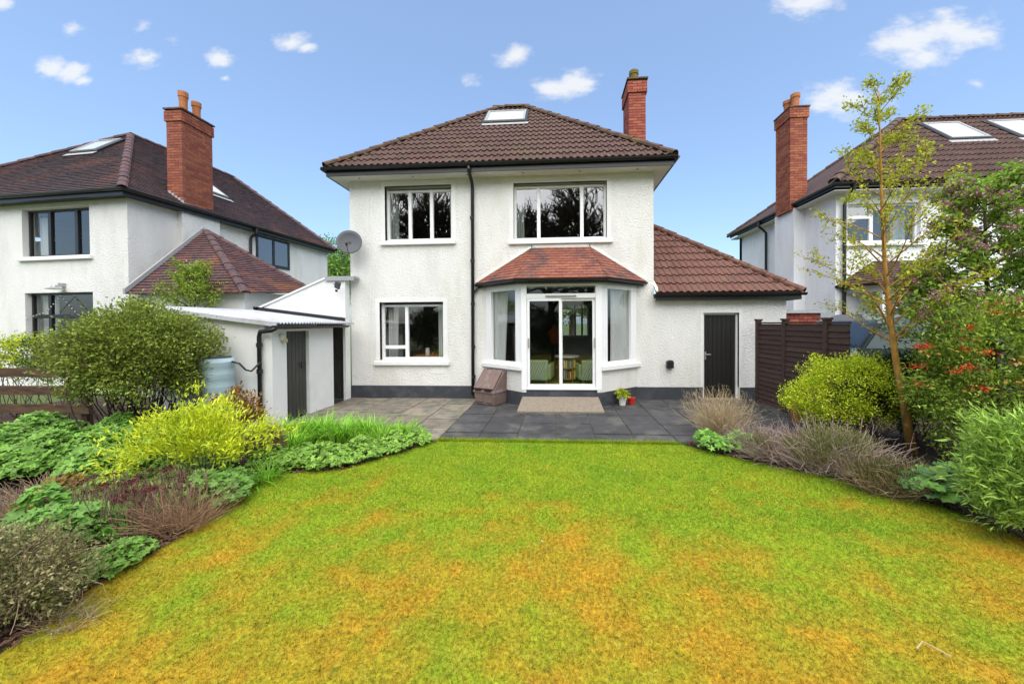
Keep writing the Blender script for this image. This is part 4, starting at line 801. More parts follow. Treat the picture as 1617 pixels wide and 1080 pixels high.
# ================================================================== fences
FN = thing('fence', 'dark brown lapped panel fence running from the extension along the right boundary', 'fence', (4.5, 7.2, 0))
px_ = [(4.43, 8.32), (4.47, 7.45), (4.52, 6.42), (4.57, 5.95)]
for i, (x, y) in enumerate(px_[:3]):
    q = MB().box(x - .045, x + .045, y - .045, y + .045, 0, 1.80).build('post', M_FENCE, FN); MB().box(x - .06, x + .06, y - .06, y + .06, 1.80, 1.835).build('post_cap', M_FENCE, q)
for i in range(3):
    (x0, y0), (x1, y1) = px_[i], px_[i + 1]; n = 17; P, Q = (x1, y1), (x0, y0); L = (Vector(P) - Vector(Q)).length
    for k in range(n):
        z = .04 + k * .098; b = MB(); d = Vector((P[0] - Q[0], P[1] - Q[1])).normalized(); nn = Vector((d.y, -d.x))
        if nn.x > 0: nn = -nn
        s0, s1 = .046, L - .046; q0 = Vector(Q) + d * s0; q1 = Vector(Q) + d * s1; w0, w1 = random.uniform(-.004, .004), random.uniform(-.004, .004)
        def PT(q, t, zz): return (q.x + nn.x * t, q.y + nn.y * t, zz)
        b.hexa([PT(q0, .026 + w0, z), PT(q1, .026 + w1, z), PT(q1, .014, z), PT(q0, .014, z), PT(q0, .004 + w0, z + .118), PT(q1, .004 + w1, z + .118), PT(q1, -.006, z + .118), PT(q0, -.006, z + .118)])
        b.build('board', M_FENCE, FN)
    b = MB(); b.seg(Q, P, .046, L - .046, -.02, .03, 1.735, 1.765); b.build('top_rail', M_FENCE, FN)
LF = thing('fence', 'low weathered fence of four spaced planks at the left boundary', 'fence', (-8.6, 5.6, 0))
for z in (.93, .63, .33, .04):
    t = random.uniform(-.01, .01); MB().hexa([(-11, 5.58, z), (-7.72, 5.58, z + t), (-7.72, 5.61, z + t), (-11, 5.61, z), (-11, 5.58, z + .15), (-7.72, 5.58, z + .15 + t), (-7.72, 5.61, z + .15 + t), (-11, 5.61, z + .15)]).build('plank', M_PLANK, LF)
for x in (-7.85, -9.6): MB().box(x - .05, x + .05, 5.61, 5.70, 0, 1.1).build('post', M_PLANK, LF)

# ================================================================== things on the patio
BI = thing('storage_bin', 'brown plastic storage bin with sloping ribbed lid against the bay wall', 'storage bin', (-1.43, 8.03, 0))
Bm = Matrix.Translation((-1.43, 8.03, .018)) @ Matrix.Rotation(math.radians(-28), 4, 'Z') @ Matrix.Diagonal((.74, .80, 1.06, 1))
def bp(b, nm, m=M_BIN, par=BI, **k): b.v = [tuple(Bm @ Vector(v)) for v in b.v]; return b.build(nm, m, par, **k)
bd = bp(MB().hexa([(-.34, -.27, 0), (.34, -.27, 0), (.36, .27, 0), (-.36, .27, 0), (-.38, -.31, .27), (.38, -.31, .27), (.38, .30, .27), (-.38, .30, .27)]), 'body', bev=.02)
bp(MB().extr([(-.38, -.31, .275), (-.38, .30, .275), (-.36, .30, .66), (-.36, .14, .66), (-.37, -.29, .31)], (.75, 0, 0)), 'hood', bev=.012)
bp(MB().box(-.40, .40, -.325, .315, .245, .29), 'rim', bev=.012)
ld = bp(MB().hexa([(-.36, -.315, .325), (.36, -.315, .325), (.35, .13, .675), (-.35, .13, .675), (-.36, -.335, .35), (.36, -.335, .35), (.35, .11, .70), (-.35, .11, .70)]), 'lid', bev=.01)
for x in (-.27, -.10, .10, .27):
    bp(MB().hexa([(x - .05, -.29, .352), (x + .05, -.29, .352), (x + .05, .06, .63), (x - .05, .06, .63), (x - .04, -.30, .385), (x + .04, -.30, .385), (x + .04, .05, .66), (x - .04, .05, .66)]), 'rib', M_BIN, ld, bev=.006)
for x in (-.19, .17): bp(MB().box(x - .11, x + .11, -.345, -.32, .295, .315), 'grip', M_BLACK, ld); bp(MB().box(x - .12, x + .12, -.30, -.285, .06, .2), 'front_panel', M_BIN, bd, bev=.006)
for x in (-.17, .17): bp(MB().box(x - .08, x + .08, .13, .18, .69, .705), 'hinge', M_BLACK, ld)
b = MB(); b.hexa([(-.765, 7.2, .0), (.955, 7.2, .0), (.90, 7.755, .0), (-.70, 7.755, .0), (-.765, 7.2, .045), (.955, 7.2, .045), (.90, 7.755, .225), (-.70, 7.755, .225)]); tag(b.build('ramp', M_CONC, bev=.008), 'pale concrete ramp in front of the sliding glass door', 'ramp')
def leafset(P, A, L, W, fold=.25, up=None):
    """P base (n,3), A axis (n,3), L, W (n,) -> folded diamond leaves"""
    n = len(P); A = A / (np.linalg.norm(A, axis=1, keepdims=True) + 1e-9); R = RNG.normal(size=(n, 3)) * .55 + (np.array([0, 0, 1.]) if up is None else up); S = np.cross(A, R); S /= (np.linalg.norm(S, axis=1, keepdims=True) + 1e-9); Nn = np.cross(S, A)
    mid = P + A * (L * .45)[:, None]; h = (W * fold)[:, None] * Nn
    V = np.stack([P, mid - S * (W / 2)[:, None] + h, P + A * L[:, None] - Nn * (L * .08)[:, None], mid + S * (W / 2)[:, None] + h], 1).reshape(-1, 3)
    i = np.arange(n)[:, None] * 4; T = np.concatenate([i + np.array([[0, 3, 2]]), i + np.array([[0, 2, 1]])], 1).reshape(-1, 3); return V, T
def stems(P0, P1, r0, r1, bend=.1, K=5):
    n = len(P0); t = np.linspace(0, 1, K)[None, :, None]; B = RNG.normal(size=(n, 1, 3)) * bend * np.linalg.norm(P1 - P0, axis=1)[:, None, None]
    C_ = P0[:, None] * (1 - t) + P1[:, None] * t + B * (t * (1 - t) * 4) ; D = (P1 - P0); D /= np.linalg.norm(D, axis=1, keepdims=True) + 1e-9
    S = np.cross(D, RNG.normal(size=(n, 3))); S /= np.linalg.norm(S, axis=1, keepdims=True) + 1e-9; Q = np.cross(D, S)
    r = (np.broadcast_to(np.asarray(r0, float), (n,))[:, None] * (1 - t[0, :, 0]) + np.broadcast_to(np.asarray(r1, float), (n,))[:, None] * t[0, :, 0]); V = []
    for k in range(3): a = 2.0944 * k; V.append(C_ + (S[:, None] * math.cos(a) + Q[:, None] * math.sin(a)) * r[:, :, None])
    V = np.stack(V, 2).reshape(-1, 3); T = []
    for j in range(K - 1):
        for k in range(3): k2 = (k + 1) % 3; T.append([j * 3 + k, j * 3 + k2, (j + 1) * 3 + k2, (j + 1) * 3 + k])
    return V, (np.arange(n)[:, None, None] * (3 * K) + np.array(T)[None]).reshape(-1, 4), C_
def straps(P, A, L, W, droop, K=5):
    """arching strap leaves"""
    n = len(P); A = A / np.linalg.norm(A, axis=1, keepdims=True); H_ = A.copy(); H_[:, 2] = 0; H_ /= np.linalg.norm(H_, axis=1, keepdims=True) + 1e-6; S = np.stack([-H_[:, 1], H_[:, 0], np.zeros(n)], 1); V = []
    for j in range(K):
        t = j / (K - 1); c = P + A * (L * t)[:, None] + H_ * (L * droop * t * t * .6)[:, None] - np.array([0, 0, 1.]) * (L * droop * t ** 2.2)[:, None]; w_ = (W * (1 - t ** 1.6) + .0008)[:, None] / 2; V += [c - S * w_, c + S * w_]
    V = np.stack(V, 1).reshape(-1, 3); T = np.array([[2 * j, 2 * j + 1, 2 * j + 3, 2 * j + 2] for j in range(K - 1)]); return V, (np.arange(n)[:, None, None] * (2 * K) + T[None]).reshape(-1, 4)
def lobed(P, Nn, R, lobes=5, cut=.55):
    """palmate leaves as slightly cupped fans"""
    n = len(P); Nn = Nn / np.linalg.norm(Nn, axis=1, keepdims=True); X = np.cross(Nn, RNG.normal(size=(n, 3))); X /= np.linalg.norm(X, axis=1, keepdims=True); Y = np.cross(Nn, X); m = lobes * 2 + 1; V = [P]
    for k in range(m):
        a = -2.7 + 5.4 * k / (m - 1); r = R * (1 if k % 2 else cut) ; V.append(P + (X * math.cos(a) + Y * math.sin(a)) * r[:, None] + Nn * (r * RNG.uniform(-.05, .3, n))[:, None])
    V = np.stack(V, 1).reshape(-1, 3); T = np.array([[0, k, k + 1] for k in range(1, m)]); return V, (np.arange(n)[:, None, None] * (m + 1) + T[None]).reshape(-1, 3)
def dirs(n, zmin=-.3):
    d = RNG.normal(size=(n * 3, 3)); d /= np.linalg.norm(d, axis=1, keepdims=True); return d[d[:, 2] > zmin][:n]
def lumps(c, rad, n, per, spread, shell=(.72, 1.0), zmin=-.45, lump=.16):
    d = dirs(n, zmin); n = len(d); ph = RNG.uniform(0, 6.28, 3); q = 1 + lump * (np.sin(d[:, 0] * 5 + ph[0]) * np.sin(d[:, 1] * 4 + ph[1]) + .7 * np.sin(d[:, 2] * 6 + d[:, 0] * 4 + ph[2])); f = RNG.uniform(*shell, n) * q
    cc = np.array(c) + d * np.array(rad) * f[:, None]; P = np.repeat(cc, per, 0) + RNG.normal(size=(n * per, 3)) * spread; O = np.repeat(d, per, 0); k = P[:, 2] > .02; return P[k], O[k], cc, d
def leafmat(name, c, island=.3, trans=.25, c2=None, rough=.55, hue=.0): return mat(name, c, rough, island=island, trans=trans, col2=c2, scale=5, mask=(.45, .6), spec=.35, var=.12)
def shrub(name, label, cat, c, rad, m, leaf=(.035, .018), n=300, per=60, spread=.06, shell=(.72, 1.0), base=None, nst=40, rst=.008, mst=None, up=.5, zmin=-.45, group=None, lump=.16, twig=0, mtw=None, foliage='foliage'):
    base = base or (c[0], c[1], 0); T = thing(name, label, cat, tuple(base), group)
    P, O, cc, d = lumps(c, rad, n, per, spread, shell, zmin, lump); A = O * .8 + RNG.normal(size=P.shape) * .7; A[:, 2] += up; s = RNG.uniform(.6, 1.3, len(P)); V, F_ = leafset(P, A, leaf[0] * s, leaf[1] * s); fast(foliage, V, F_, m, T)
    if nst:
        e = cc[RNG.integers(0, len(cc), nst)]; b0 = np.array(base) + RNG.normal(size=(nst, 3)) * np.array([rad[0] * .18, rad[1] * .18, 0]); b0[:, 2] = base[2] - .02; V, F_, _ = stems(b0, e, rst, rst * .3, .12); fast('stem', V, F_, mst or M_TWIGD, T)
    if twig:
        k = RNG.integers(0, len(cc), twig); p0 = np.array(c) + (cc[k] - np.array(c)) * RNG.uniform(.4, .8, (twig, 1)); p1 = np.array(c) + (cc[k] - np.array(c)) * RNG.uniform(.95, 1.14, (twig, 1)) + RNG.normal(size=(twig, 3)) * .08; p1[:, 2] = np.maximum(p1[:, 2], .03); V, F_, _ = stems(p0, p1, .004, .0015, .12); fast('twig', V, F_, mtw or M_TWIG, T)
    return T
def ground_plant(name, label, cat, pix, m, h=.3, R=.045, count=500, lob=5, group=None, poly_r=None, bump=.3, stem=True, cut=.55):
    """low leafy mound: pix = list of (x, y, radius) mounds on the ground"""
    c0 = gz(pix[0][0], pix[0][1]); T = thing(name, label, cat, tuple(c0), group); PP = []; NN = []; BB = []
    for (x, y, r) in pix:
        c = gz(x, y); n = int(count * r * r / (.35 ** 2)); a = RNG.uniform(0, 6.283, n); q = np.sqrt(RNG.uniform(0, 1, n)) * r; px, py = c.x + np.cos(a) * q, c.y + np.sin(a) * q
        top = h * np.sqrt(np.clip(1 - (q / r) ** 2 * .85, 0, 1)) * (1 + bump * np.sin(px * 9) * np.sin(py * 8 + 1)); z = top * (1 - .55 * RNG.uniform(0, 1, n) ** 2.2); P = np.stack([px, py, z + .015], 1); PP.append(P)
        Nn = np.stack([np.cos(a) * q / r * .5, np.sin(a) * q / r * .5 - .25, np.ones(n)], 1) + RNG.normal(size=(n, 3)) * .35; NN.append(Nn); BB.append(np.stack([c.x + (px - c.x) * .6, c.y + (py - c.y) * .6, np.zeros(n)], 1))
    P = np.concatenate(PP); Nn = np.concatenate(NN); Bs = np.concatenate(BB); V, F_ = lobed(P, Nn, R * RNG.uniform(.55, 1.25, len(P)), lob, cut); fast('foliage', V, F_, m, T)
    if stem: k = RNG.integers(0, len(P), len(P) // 4); V, F_, _ = stems(Bs[k], P[k], .0025, .0015, .08, 4); fast('stem', V, F_, G_STEM, T)
    return T
def strap_plant(name, label, cat, spots, m, L=.4, W=.016, n=90, droop=.5, spread=.12, lean=.5, group=None):
    c0 = spots[0]; T = thing(name, label, cat, (c0[0], c0[1], 0), group); Ps = []; As = []
    for (x, y, s) in spots:
        k = int(n * s); a = RNG.uniform(0, 6.283, k); q = np.abs(RNG.normal(0, spread * s, k)); Ps.append(np.stack([x + np.cos(a) * q, y + np.sin(a) * q, np.zeros(k)], 1)); l = RNG.uniform(.1, 1, k) * lean; a2 = a + RNG.normal(0, .6, k); As.append(np.stack([np.cos(a2) * l, np.sin(a2) * l, np.ones(k)], 1))
    P = np.concatenate(Ps); A = np.concatenate(As); V, F_ = straps(P, A, L * RNG.uniform(.55, 1.2, len(P)), W * RNG.uniform(.7, 1.2, len(P)), droop * RNG.uniform(.3, 1.3, len(P))); fast('foliage', V, F_, m, T); return T
G_STEM = mat('green_stem', (.10, .15, .04), .8, island=.3)
G_PRIV = leafmat('leaf_olive', (.29, .36, .055), .5, c2=(.21, .29, .045)); G_BRIGHT = leafmat('leaf_bright', (.22, .45, .07), .4); G_GOLD = leafmat('leaf_gold', (.58, .60, .03), .35, c2=(.42, .50, .025)); G_BLUE = leafmat('leaf_bluegreen', (.17, .33, .055), .35)
G_DAY = leafmat('leaf_daylily', (.22, .44, .03), .4); G_HEDGE = leafmat('leaf_yellowgreen', (.60, .68, .035), .45, c2=(.46, .58, .03)); G_FRESH = leafmat('leaf_fresh', (.54, .62, .05), .4, .4); G_MID = leafmat('leaf_mid', (.18, .29, .05), .5, c2=(.12, .21, .04)); G_DARK = leafmat('leaf_dark', (.05, .10, .035), .45)
G_PALE = leafmat('leaf_pale', (.30, .42, .075), .45); G_COPPER = leafmat('leaf_copper', (.30, .15, .035), .4); G_CREAM = leafmat('leaf_cream', (.33, .30, .13), .55, c2=(.16, .18, .06)); G_OLIVE = leafmat('leaf_grey_olive', (.24, .25, .08), .45)
F_RED = mat('flower_red', (.62, .045, .025), .6, island=.3, trans=.2); F_PINK = mat('flower_pink', (.66, .24, .42), .6, island=.3, trans=.25); F_SEDUM = mat('sedum_head', (.15, .025, .035), .9, island=.35)
M_LAV = mat('woody_mauve', (.36, .26, .235), .9, island=.35)

# pots
def flower_pot(label, x, y, r, h, m, foliage=None, cat='flower pot'):
    T = thing('flower_pot', label, cat, (x, y, .02)); MB().lathe([(r * .72, 0), (r * .95, h * .8), (r * 1.06, h * .8), (r * 1.06, h), (r * .9, h), (r * .85, h * .85)], (x, y, .018), 20).build('pot', m, T, smooth=False); MB().lathe([(r * .8, h * .84), (r * .8, h * .86)], (x, y, .018), 14).build('compost', M_SOIL, T)
    if foliage: P, O, _, _ = lumps((x, y, h + .07), (r * 1.3, r * 1.3, .1), 40, 6, .02); V, F_ = leafset(P, O + RNG.normal(size=P.shape) * .5, np.full(len(P), .05), np.full(len(P), .035)); fast('foliage', V, F_, foliage, T)
p = gz(983, 641); flower_pot('white pot with small leafy plant beside the bay wall', p.x, p.y, .085, .17, mat('pot_white', (.68, .66, .62), .5), G_HEDGE)
p = gz(997, 639.5); flower_pot('small red pot right of the white pot by the bay wall', p.x, p.y, .085, .15, mat('pot_red', (.5, .03, .025), .45), None)
p = gz(1258, 666); flower_pot('terracotta pot standing at the foot of the brown fence', p.x, p.y, .10, .26, M_POT, None)

# ================================================================== left border
c = gy(212, 560, 5.15)
shrub('privet_shrub', 'large rounded olive green shrub in front of the white outbuilding', 'shrub', (c.x + .02, 5.2, 1.30), (.98, .80, .76), G_PRIV, (.048, .025), 640, 64, .075, base=(c.x, 5.2, 0), nst=70, rst=.013, twig=1100, up=.35, shell=(.55, 1.0), lump=.10, zmin=-.75)
for i, (x, y, Y, r) in enumerate(((30, 560, 6.6, .5), (90, 570, 6.4, .45))):
    c = gy(x, y, Y); shrub('hedge_shrub', ('leafy light green shrub behind the plank fence at the far left', 'green shrub between the plank fence and the large rounded shrub')[i], 'shrub', (c.x, Y, 1.0), (r * 1.2, .4, .62), G_HEDGE if i == 0 else G_MID, (.05, .028), 90, 40, .06, nst=20, group='shrubs behind the plank fence')
ground_plant('geranium', 'bright green lobed ground cover below the plank fence', 'plant', [(40, 745, .62), (120, 735, .55), (180, 715, .5), (60, 705, .5), (-40, 740, .6), (225, 715, .35), (170, 755, .4), (215, 750, .3)], G_BRIGHT, .42, .05, 620)
c = gz(300, 775)
shrub('golden_shrub', 'bright golden yellow leafy shrub in the left border', 'shrub', (c.x - .02, c.y + .15, .42), (.58, .44, .44), G_GOLD, (.06, .017), 200, 34, .055, nst=40, rst=.005, up=.9, lump=.48, zmin=-.2)
p = gz(352, 715); shrub('copper_shrub', 'small coppery leaved shrub behind the golden shrub', 'shrub', (p.x, p.y + .2, .45), (.32, .28, .35), G_COPPER, (.05, .025), 70, 30, .05, nst=20)
p = gz(408, 735); shrub('twiggy_dome', 'small brown twiggy dome between golden shrub and strap leaves', 'shrub', (p.x, p.y + .1, .25), (.20, .2, .22), mat('brown_heath', (.17, .10, .06), .9, island=.4), (.03, .006), 120, 40, .03, nst=20, twig=160)
DL = [(gz(x, y).x, gz(x, y).y, s) for x, y, s in ((440, 700, 1), (475, 695, 1.1), (510, 690, 1.1), (545, 694, 1), (580, 692, .9), (425, 712, .9), (460, 715, .9))]
strap_plant('daylily', 'wide clump of bright strappy leaves in front of the outbuilding door', 'plant', DL, G_DAY, .50, .019, 230, .55, .16)
DL = [(gz(x, y).x, gz(x, y).y, s) for x, y, s in ((615, 698, .9), (640, 694, .9), (600, 705, .8))]
strap_plant('daylily', 'smaller strappy leaf clump nearest the patio slabs', 'plant', DL, G_DAY, .42, .018, 190, .55, .13)
ground_plant('geranium', 'low dark green lobed plant edging the lawn below the strappy leaves', 'plant', [(470, 733, .30), (520, 733, .32), (570, 724, .30), (620, 712, .26), (660, 702, .2), (430, 738, .25)], leafmat('leaf_edge_green', (.21, .37, .05), .45), .22, .032, 760)
DL = [(gz(x, y).x, gz(x, y).y, s) for x, y, s in ((400, 765, .8), (425, 758, .8), (380, 775, .6))]
strap_plant('iris_clump', 'fine green strap leaves leaning over the lawn edge by the twiggy dome', 'plant', DL, G_DAY, .30, .012, 90, .6, .10, .9)
ground_plant('geranium', 'mixed low leaves filling the ground between the red flower heads and the golden shrub', 'plant', [(215, 785, .32), (175, 790, .28), (250, 795, .25), (265, 815, .2), (140, 785, .3), (110, 795, .25), (290, 745, .3), (330, 740, .3)], leafmat('leaf_fill', (.20, .32, .05), .5), .2, .04, 480)
ground_plant('aquilegia', 'blue green lobed leaf clump under the golden shrub at the lawn edge', 'plant', [(335, 800, .30), (300, 800, .25), (365, 782, .22)], G_BLUE, .30, .045, 560)
# sedum: last year's stems with dark red heads
T = thing('sedum', 'clump of upright brown stems with dark red flat flower heads', 'plant', tuple(gz(200, 850))); c = gz(200, 835); n = 420; a = RNG.uniform(0, 6.283, n); q = np.sqrt(RNG.uniform(0, 1, n)); P0 = np.stack([c.x + np.cos(a) * q * .52, c.y + .12 + np.sin(a) * q * .32, np.zeros(n)], 1); P1 = P0 + np.stack([RNG.normal(0, .05, n), RNG.normal(0, .05, n), RNG.uniform(.22, .42, n)], 1); V, F_, _ = stems(P0, P1, .004, .0025, .05); fast('stem', V, F_, M_TWIG, T)
hd = P1[RNG.integers(0, n, 44)]; Pq = np.repeat(hd, 34, 0) + RNG.normal(size=(44 * 34, 3)) * np.array([.022, .022, .008]); V, F_ = leafset(Pq, RNG.normal(size=Pq.shape) + [0, 0, .8], np.full(len(Pq), .016), np.full(len(Pq), .012)); fast('flower_head', V, F_, F_SEDUM, T)
P, O, _, _ = lumps((c.x, c.y + .05, .05), (.5, .32, .1), 90, 14, .03, (.5, 1)); V, F_ = leafset(P, O + [0, 0, .8], np.full(len(P), .05), np.full(len(P), .025)); fast('foliage', V, F_, G_BRIGHT, T)
def dry_tangle(name, label, cx, cy, rx, ry, h, n, m, L=.35, r=.0026, up=.8, group=None, seeds=False):
    T = thing(name, label, 'plant', (cx, cy, 0), group); a = RNG.uniform(0, 6.283, n); q = np.sqrt(RNG.uniform(0, 1, n)); P0 = np.stack([cx + np.cos(a) * q * rx * .75, cy + np.sin(a) * q * ry * .75, RNG.uniform(0, h * .35, n)], 1); D = RNG.normal(size=(n, 3)) * .55; D[:, 2] = np.abs(D[:, 2]) * .6 + up * RNG.uniform(.3, 1.1, n); D[:, 0] += np.cos(a) * q * .6; D[:, 1] += np.sin(a) * q * .6; D /= np.linalg.norm(D, axis=1, keepdims=True); P1 = P0 + D * (L * RNG.uniform(.5, 1.25, n))[:, None]; P1[:, 2] = np.maximum(P1[:, 2], .02); V, F_, _ = stems(P0, P1, r, r * .5, .12); fast('stem', V, F_, m, T)
    if seeds: k = RNG.integers(0, n, n // 2); Pq = np.repeat(P1[k], 5, 0) + RNG.normal(size=(len(k) * 5, 3)) * .012; V, F_ = leafset(Pq, RNG.normal(size=Pq.shape), np.full(len(Pq), .018), np.full(len(Pq), .006)); fast('seed_head', V, F_, m, T)
    return T
p = gz(262, 845); dry_tangle('dry_grass', 'tangle of dry reddish tan grass beside the red flower heads', p.x, p.y + .1, .32, .25, .25, 620, mat('dry_russet', (.32, .19, .12), .9, island=.35), .30)
p = gz(30, 835); dry_tangle('dry_grass', 'grey brown dead stems at the left edge of the border', p.x - .1, p.y + .25, .45, .3, .2, 500, M_TWIG, .28)
ground_plant('aquilegia', 'pale blue green leaf clump between the dead stems and the red flower heads', 'plant', [(95, 868, .22), (120, 850, .2), (70, 850, .22)], G_BLUE, .34, .055, 520)
ground_plant('orange_leaf_plant', 'small yellow orange leaved plant behind the pale blue green clump', 'plant', [(80, 805, .22), (105, 798, .2)], leafmat('leaf_orange', (.32, .22, .03), .4), .26, .045, 420)
ground_plant('geranium', 'small bright leaf clump at the lawn edge in front of the red flower heads', 'plant', [(165, 908, .17), (205, 885, .14), (140, 915, .14)], G_BRIGHT, .14, .035, 700)
c = gz(35, 985); shrub('variegated_shrub', 'dark twiggy shrub with small cream edged leaves in the left foreground', 'shrub', (c.x - .22, c.y + .05, .22), (.50, .34, .27), G_CREAM, (.022, .012), 300, 50, .04, nst=60, rst=.005, twig=420, mtw=M_TWIG, shell=(.5, 1), zmin=-.5)
p = gz(95, 985); dry_tangle('dry_grass', 'pale dry grass at the foot of the dark twiggy shrub', p.x, p.y, .28, .12, .05, 120, M_STRAW, .12, up=.25)
# loose leaf litter along the border edges
n = 900; sel = RNG.integers(0, len(EDGE_L) - 1, n); t = RNG.uniform(0, 1, n); Pq = np.array([[EDGE_L[i].x + (EDGE_L[i + 1].x - EDGE_L[i].x) * f, EDGE_L[i].y + (EDGE_L[i + 1].y - EDGE_L[i].y) * f, .015] for i, f in zip(sel, t)]); Pq[:, 0] -= np.abs(RNG.normal(0, .12, n)) - .02; A = RNG.normal(size=(n, 3)); A[:, 2] *= .15
V, F_ = leafset(Pq, A, RNG.uniform(.02, .06, n), RNG.uniform(.01, .03, n)); o = fast('leaf_litter', V, F_, mat('dead_leaf', (.18, .10, .06), .9, island=.45)); o['kind'] = 'stuff'; o['label'] = 'dead brown leaves along the border edge'; o['category'] = 'leaf litter'

# ================================================================== right border
def grow(base, pts, r0, r1, n_br, L, spread, m, T, up=.55, sub=4, start=.3, leaders=0, rng=random):
    """trunk along pts with ascending side branches; returns twig points for leaves"""
    pts = [Vector(p) for p in pts]; k = len(pts); b = MB(); b.tube(pts, [r0 + (r1 - r0) * (i / (k - 1)) ** .8 for i in range(k)], 8); b.build('trunk', m, T, smooth=True)
    P0, P1, R0 = [], [], []; tips = []
    for i in range(n_br):
        f = start + (1 - start) * (i + rng.random()) / n_br; j = min(int(f * (k - 1)), k - 2); p = pts[j].lerp(pts[j + 1], f * (k - 1) - j); a = i * 2.4 + rng.uniform(-.4, .4); l = L * (1.15 - f) * rng.uniform(.7, 1.2) + .12
        d = Vector((math.cos(a) * spread, math.sin(a) * spread, up * rng.uniform(.6, 1.3))).normalized(); q = p + d * l + Vector((0, 0, l * .12)); P0.append(p); P1.append(q); R0.append(r1 + (r0 - r1) * (1 - f) * .34)
        for s in range(sub):
            g_ = rng.uniform(.3, .95); p2 = p.lerp(q, g_); d2 = (d + Vector((rng.gauss(0, .5), rng.gauss(0, .5), rng.gauss(.2, .4)))).normalized(); q2 = p2 + d2 * l * rng.uniform(.25, .5); P0.append(p2); P1.append(q2); R0.append(.004); tips.append((p2, q2))
        tips.append((p.lerp(q, .35), q))
    V, F_, Cc = stems(np.array(P0), np.array(P1), np.array(R0), .0022, .05); fast('branch', V, F_, m, T); return tips
def leaves_on(tips, per, m, T, leaf, sp=.03, name='foliage', up=.3):
    P = []
    for p, q in tips:
        t = RNG.uniform(.1, 1.02, (per, 1)); P.append(np.array(p) * (1 - t) + np.array(q) * t)
    P = np.concatenate(P) + RNG.normal(size=(len(tips) * per, 3)) * sp; A = RNG.normal(size=P.shape); A[:, 2] += up; s = RNG.uniform(.6, 1.3, len(P)); V, F_ = leafset(P, A, leaf[0] * s, leaf[1] * s); return fast(name, V, F_, m, T)
b0 = gz(1440, 716); TY = b0.y
TR = thing('young_tree', 'slender young tree with orange brown trunk and sparse fresh green leaves', 'tree', tuple(b0))
tp = [gy(x, y, TY) for x, y in ((1440, 716), (1428, 640), (1415, 570), (1406, 510), (1398, 430), (1393, 340), (1390, 240), (1388, 145))]
tips = grow(b0, tp, .056, .006, 48, 1.2, .85, M_BARKY, TR, up=.62, sub=5, start=.34)
leaves_on(tips, 19, G_FRESH, TR, (.044, .027), .03)
c = gy(1335, 610, 6.0)
shrub('golden_hedge', 'yellow green clipped hedge shrub in front of the brown fence', 'hedge', (gy(1335, 600, 5.9).x, 5.75, .66), (.92, .42, .60), G_HEDGE, (.032, .016), 420, 60, .05, nst=50, rst=.008, lump=.12, up=.5, zmin=-.7)
c = gz(1410, 690); shrub('evergreen_shrub', 'dark evergreen shrub in the gap behind the slender tree trunk', 'shrub', (5.35, 5.75, .62), (.85, .4, .72), G_DARK, (.055, .03), 260, 46, .06, nst=20)
p = gz(1140, 690); dry_tangle('dry_grass', 'tall clump of dry tan seed stems at the patio corner', p.x, p.y + .1, .26, .2, .15, 620, M_STRAW, .62, up=1.3, seeds=True)
ground_plant('hellebore', 'green leafy clump at the patio corner below the dry stems', 'plant', [(1125, 712, .23), (1160, 716, .2), (1185, 722, .15)], G_BRIGHT, .28, .05, 560, cut=.4)
def woody(name, label, px, py, rx, ry, h, mt, ml, dens=620, green=60):
    p = gz(px, py); T = dry_tangle(name, label, p.x, p.y + ry * .6, rx, ry, h, dens, mt, h * 1.25, .003, .55)
    P, O, _, _ = lumps((p.x, p.y + ry * .6, h * .5), (rx * 1.0, ry, h * .62), green, 34, .05, (.6, 1.05), -.1); V, F_ = leafset(P, O * .5 + RNG.normal(size=P.shape) * .4 + [0, 0, 1.], np.full(len(P), .05), np.full(len(P), .006)); fast('foliage', V, F_, ml, T); return T
woody('lavender', 'sprawling mauve grey woody lavender beside the patio', 1225, 733, .34, .26, .30, M_LAV, G_OLIVE, 900, 40)
woody('lavender', 'olive green spiky lavender mound below the yellow green hedge', 1330, 755, .46, .30, .40, M_LAV, G_OLIVE, 600, 230)
woody('lavender', 'low olive brown lavender at the foot of the slender tree', 1425, 788, .36, .22, .26, M_TWIG, G_OLIVE, 500, 130)
# lady's mantle: every leaf its own piece
T = thing('leafy_plant', 'blue green round leaved plant at the right lawn edge', 'plant', tuple(gz(1515, 815))); lm = []
for i in range(4):
    V, F_ = lobed(np.zeros((1, 3)), np.array([[0, 0, 1.]]), np.array([.085]), 7, .82); me = bpy.data.meshes.new('leaf'); me.from_pydata([tuple(v) for v in V], [], [tuple(int(k) for k in f) for f in F_]); me.materials.append(G_BLUE if i % 2 else leafmat('leaf_bluegreen_dark', (.09, .21, .06), .3)); lm.append(me)
c = gz(1512, 800)
for i in range(120):
    a = random.uniform(0, 6.283); q = math.sqrt(random.random()); x, y = c.x + math.cos(a) * q * .44, c.y + .05 + math.sin(a) * q * .26; z = .06 + .30 * math.sqrt(max(0, 1 - q * q * .9)) * random.uniform(.55, 1.05)
    inst('leaf', lm[i % 4], T, Matrix.Translation((x, y, z)) @ Matrix.Rotation(random.gauss(.25, .3), 4, 'X') @ Matrix.Rotation(random.gauss(math.cos(a) * .4, .25), 4, 'Y') @ Matrix.Rotation(random.uniform(0, 6.28), 4, 'Z') @ Matrix.Scale(random.uniform(.6, 1.1), 4))
    if i % 3 == 0: pass
P1 = np.array([[c.x + random.gauss(0, .16), c.y + .05 + random.gauss(0, .1), .2] for _ in range(60)]); P0 = P1 * [1, 1, 0] * 1.0; V, F_, _ = stems(P0, P1, .003, .002, .05); fast('stem', V, F_, G_STEM, T)
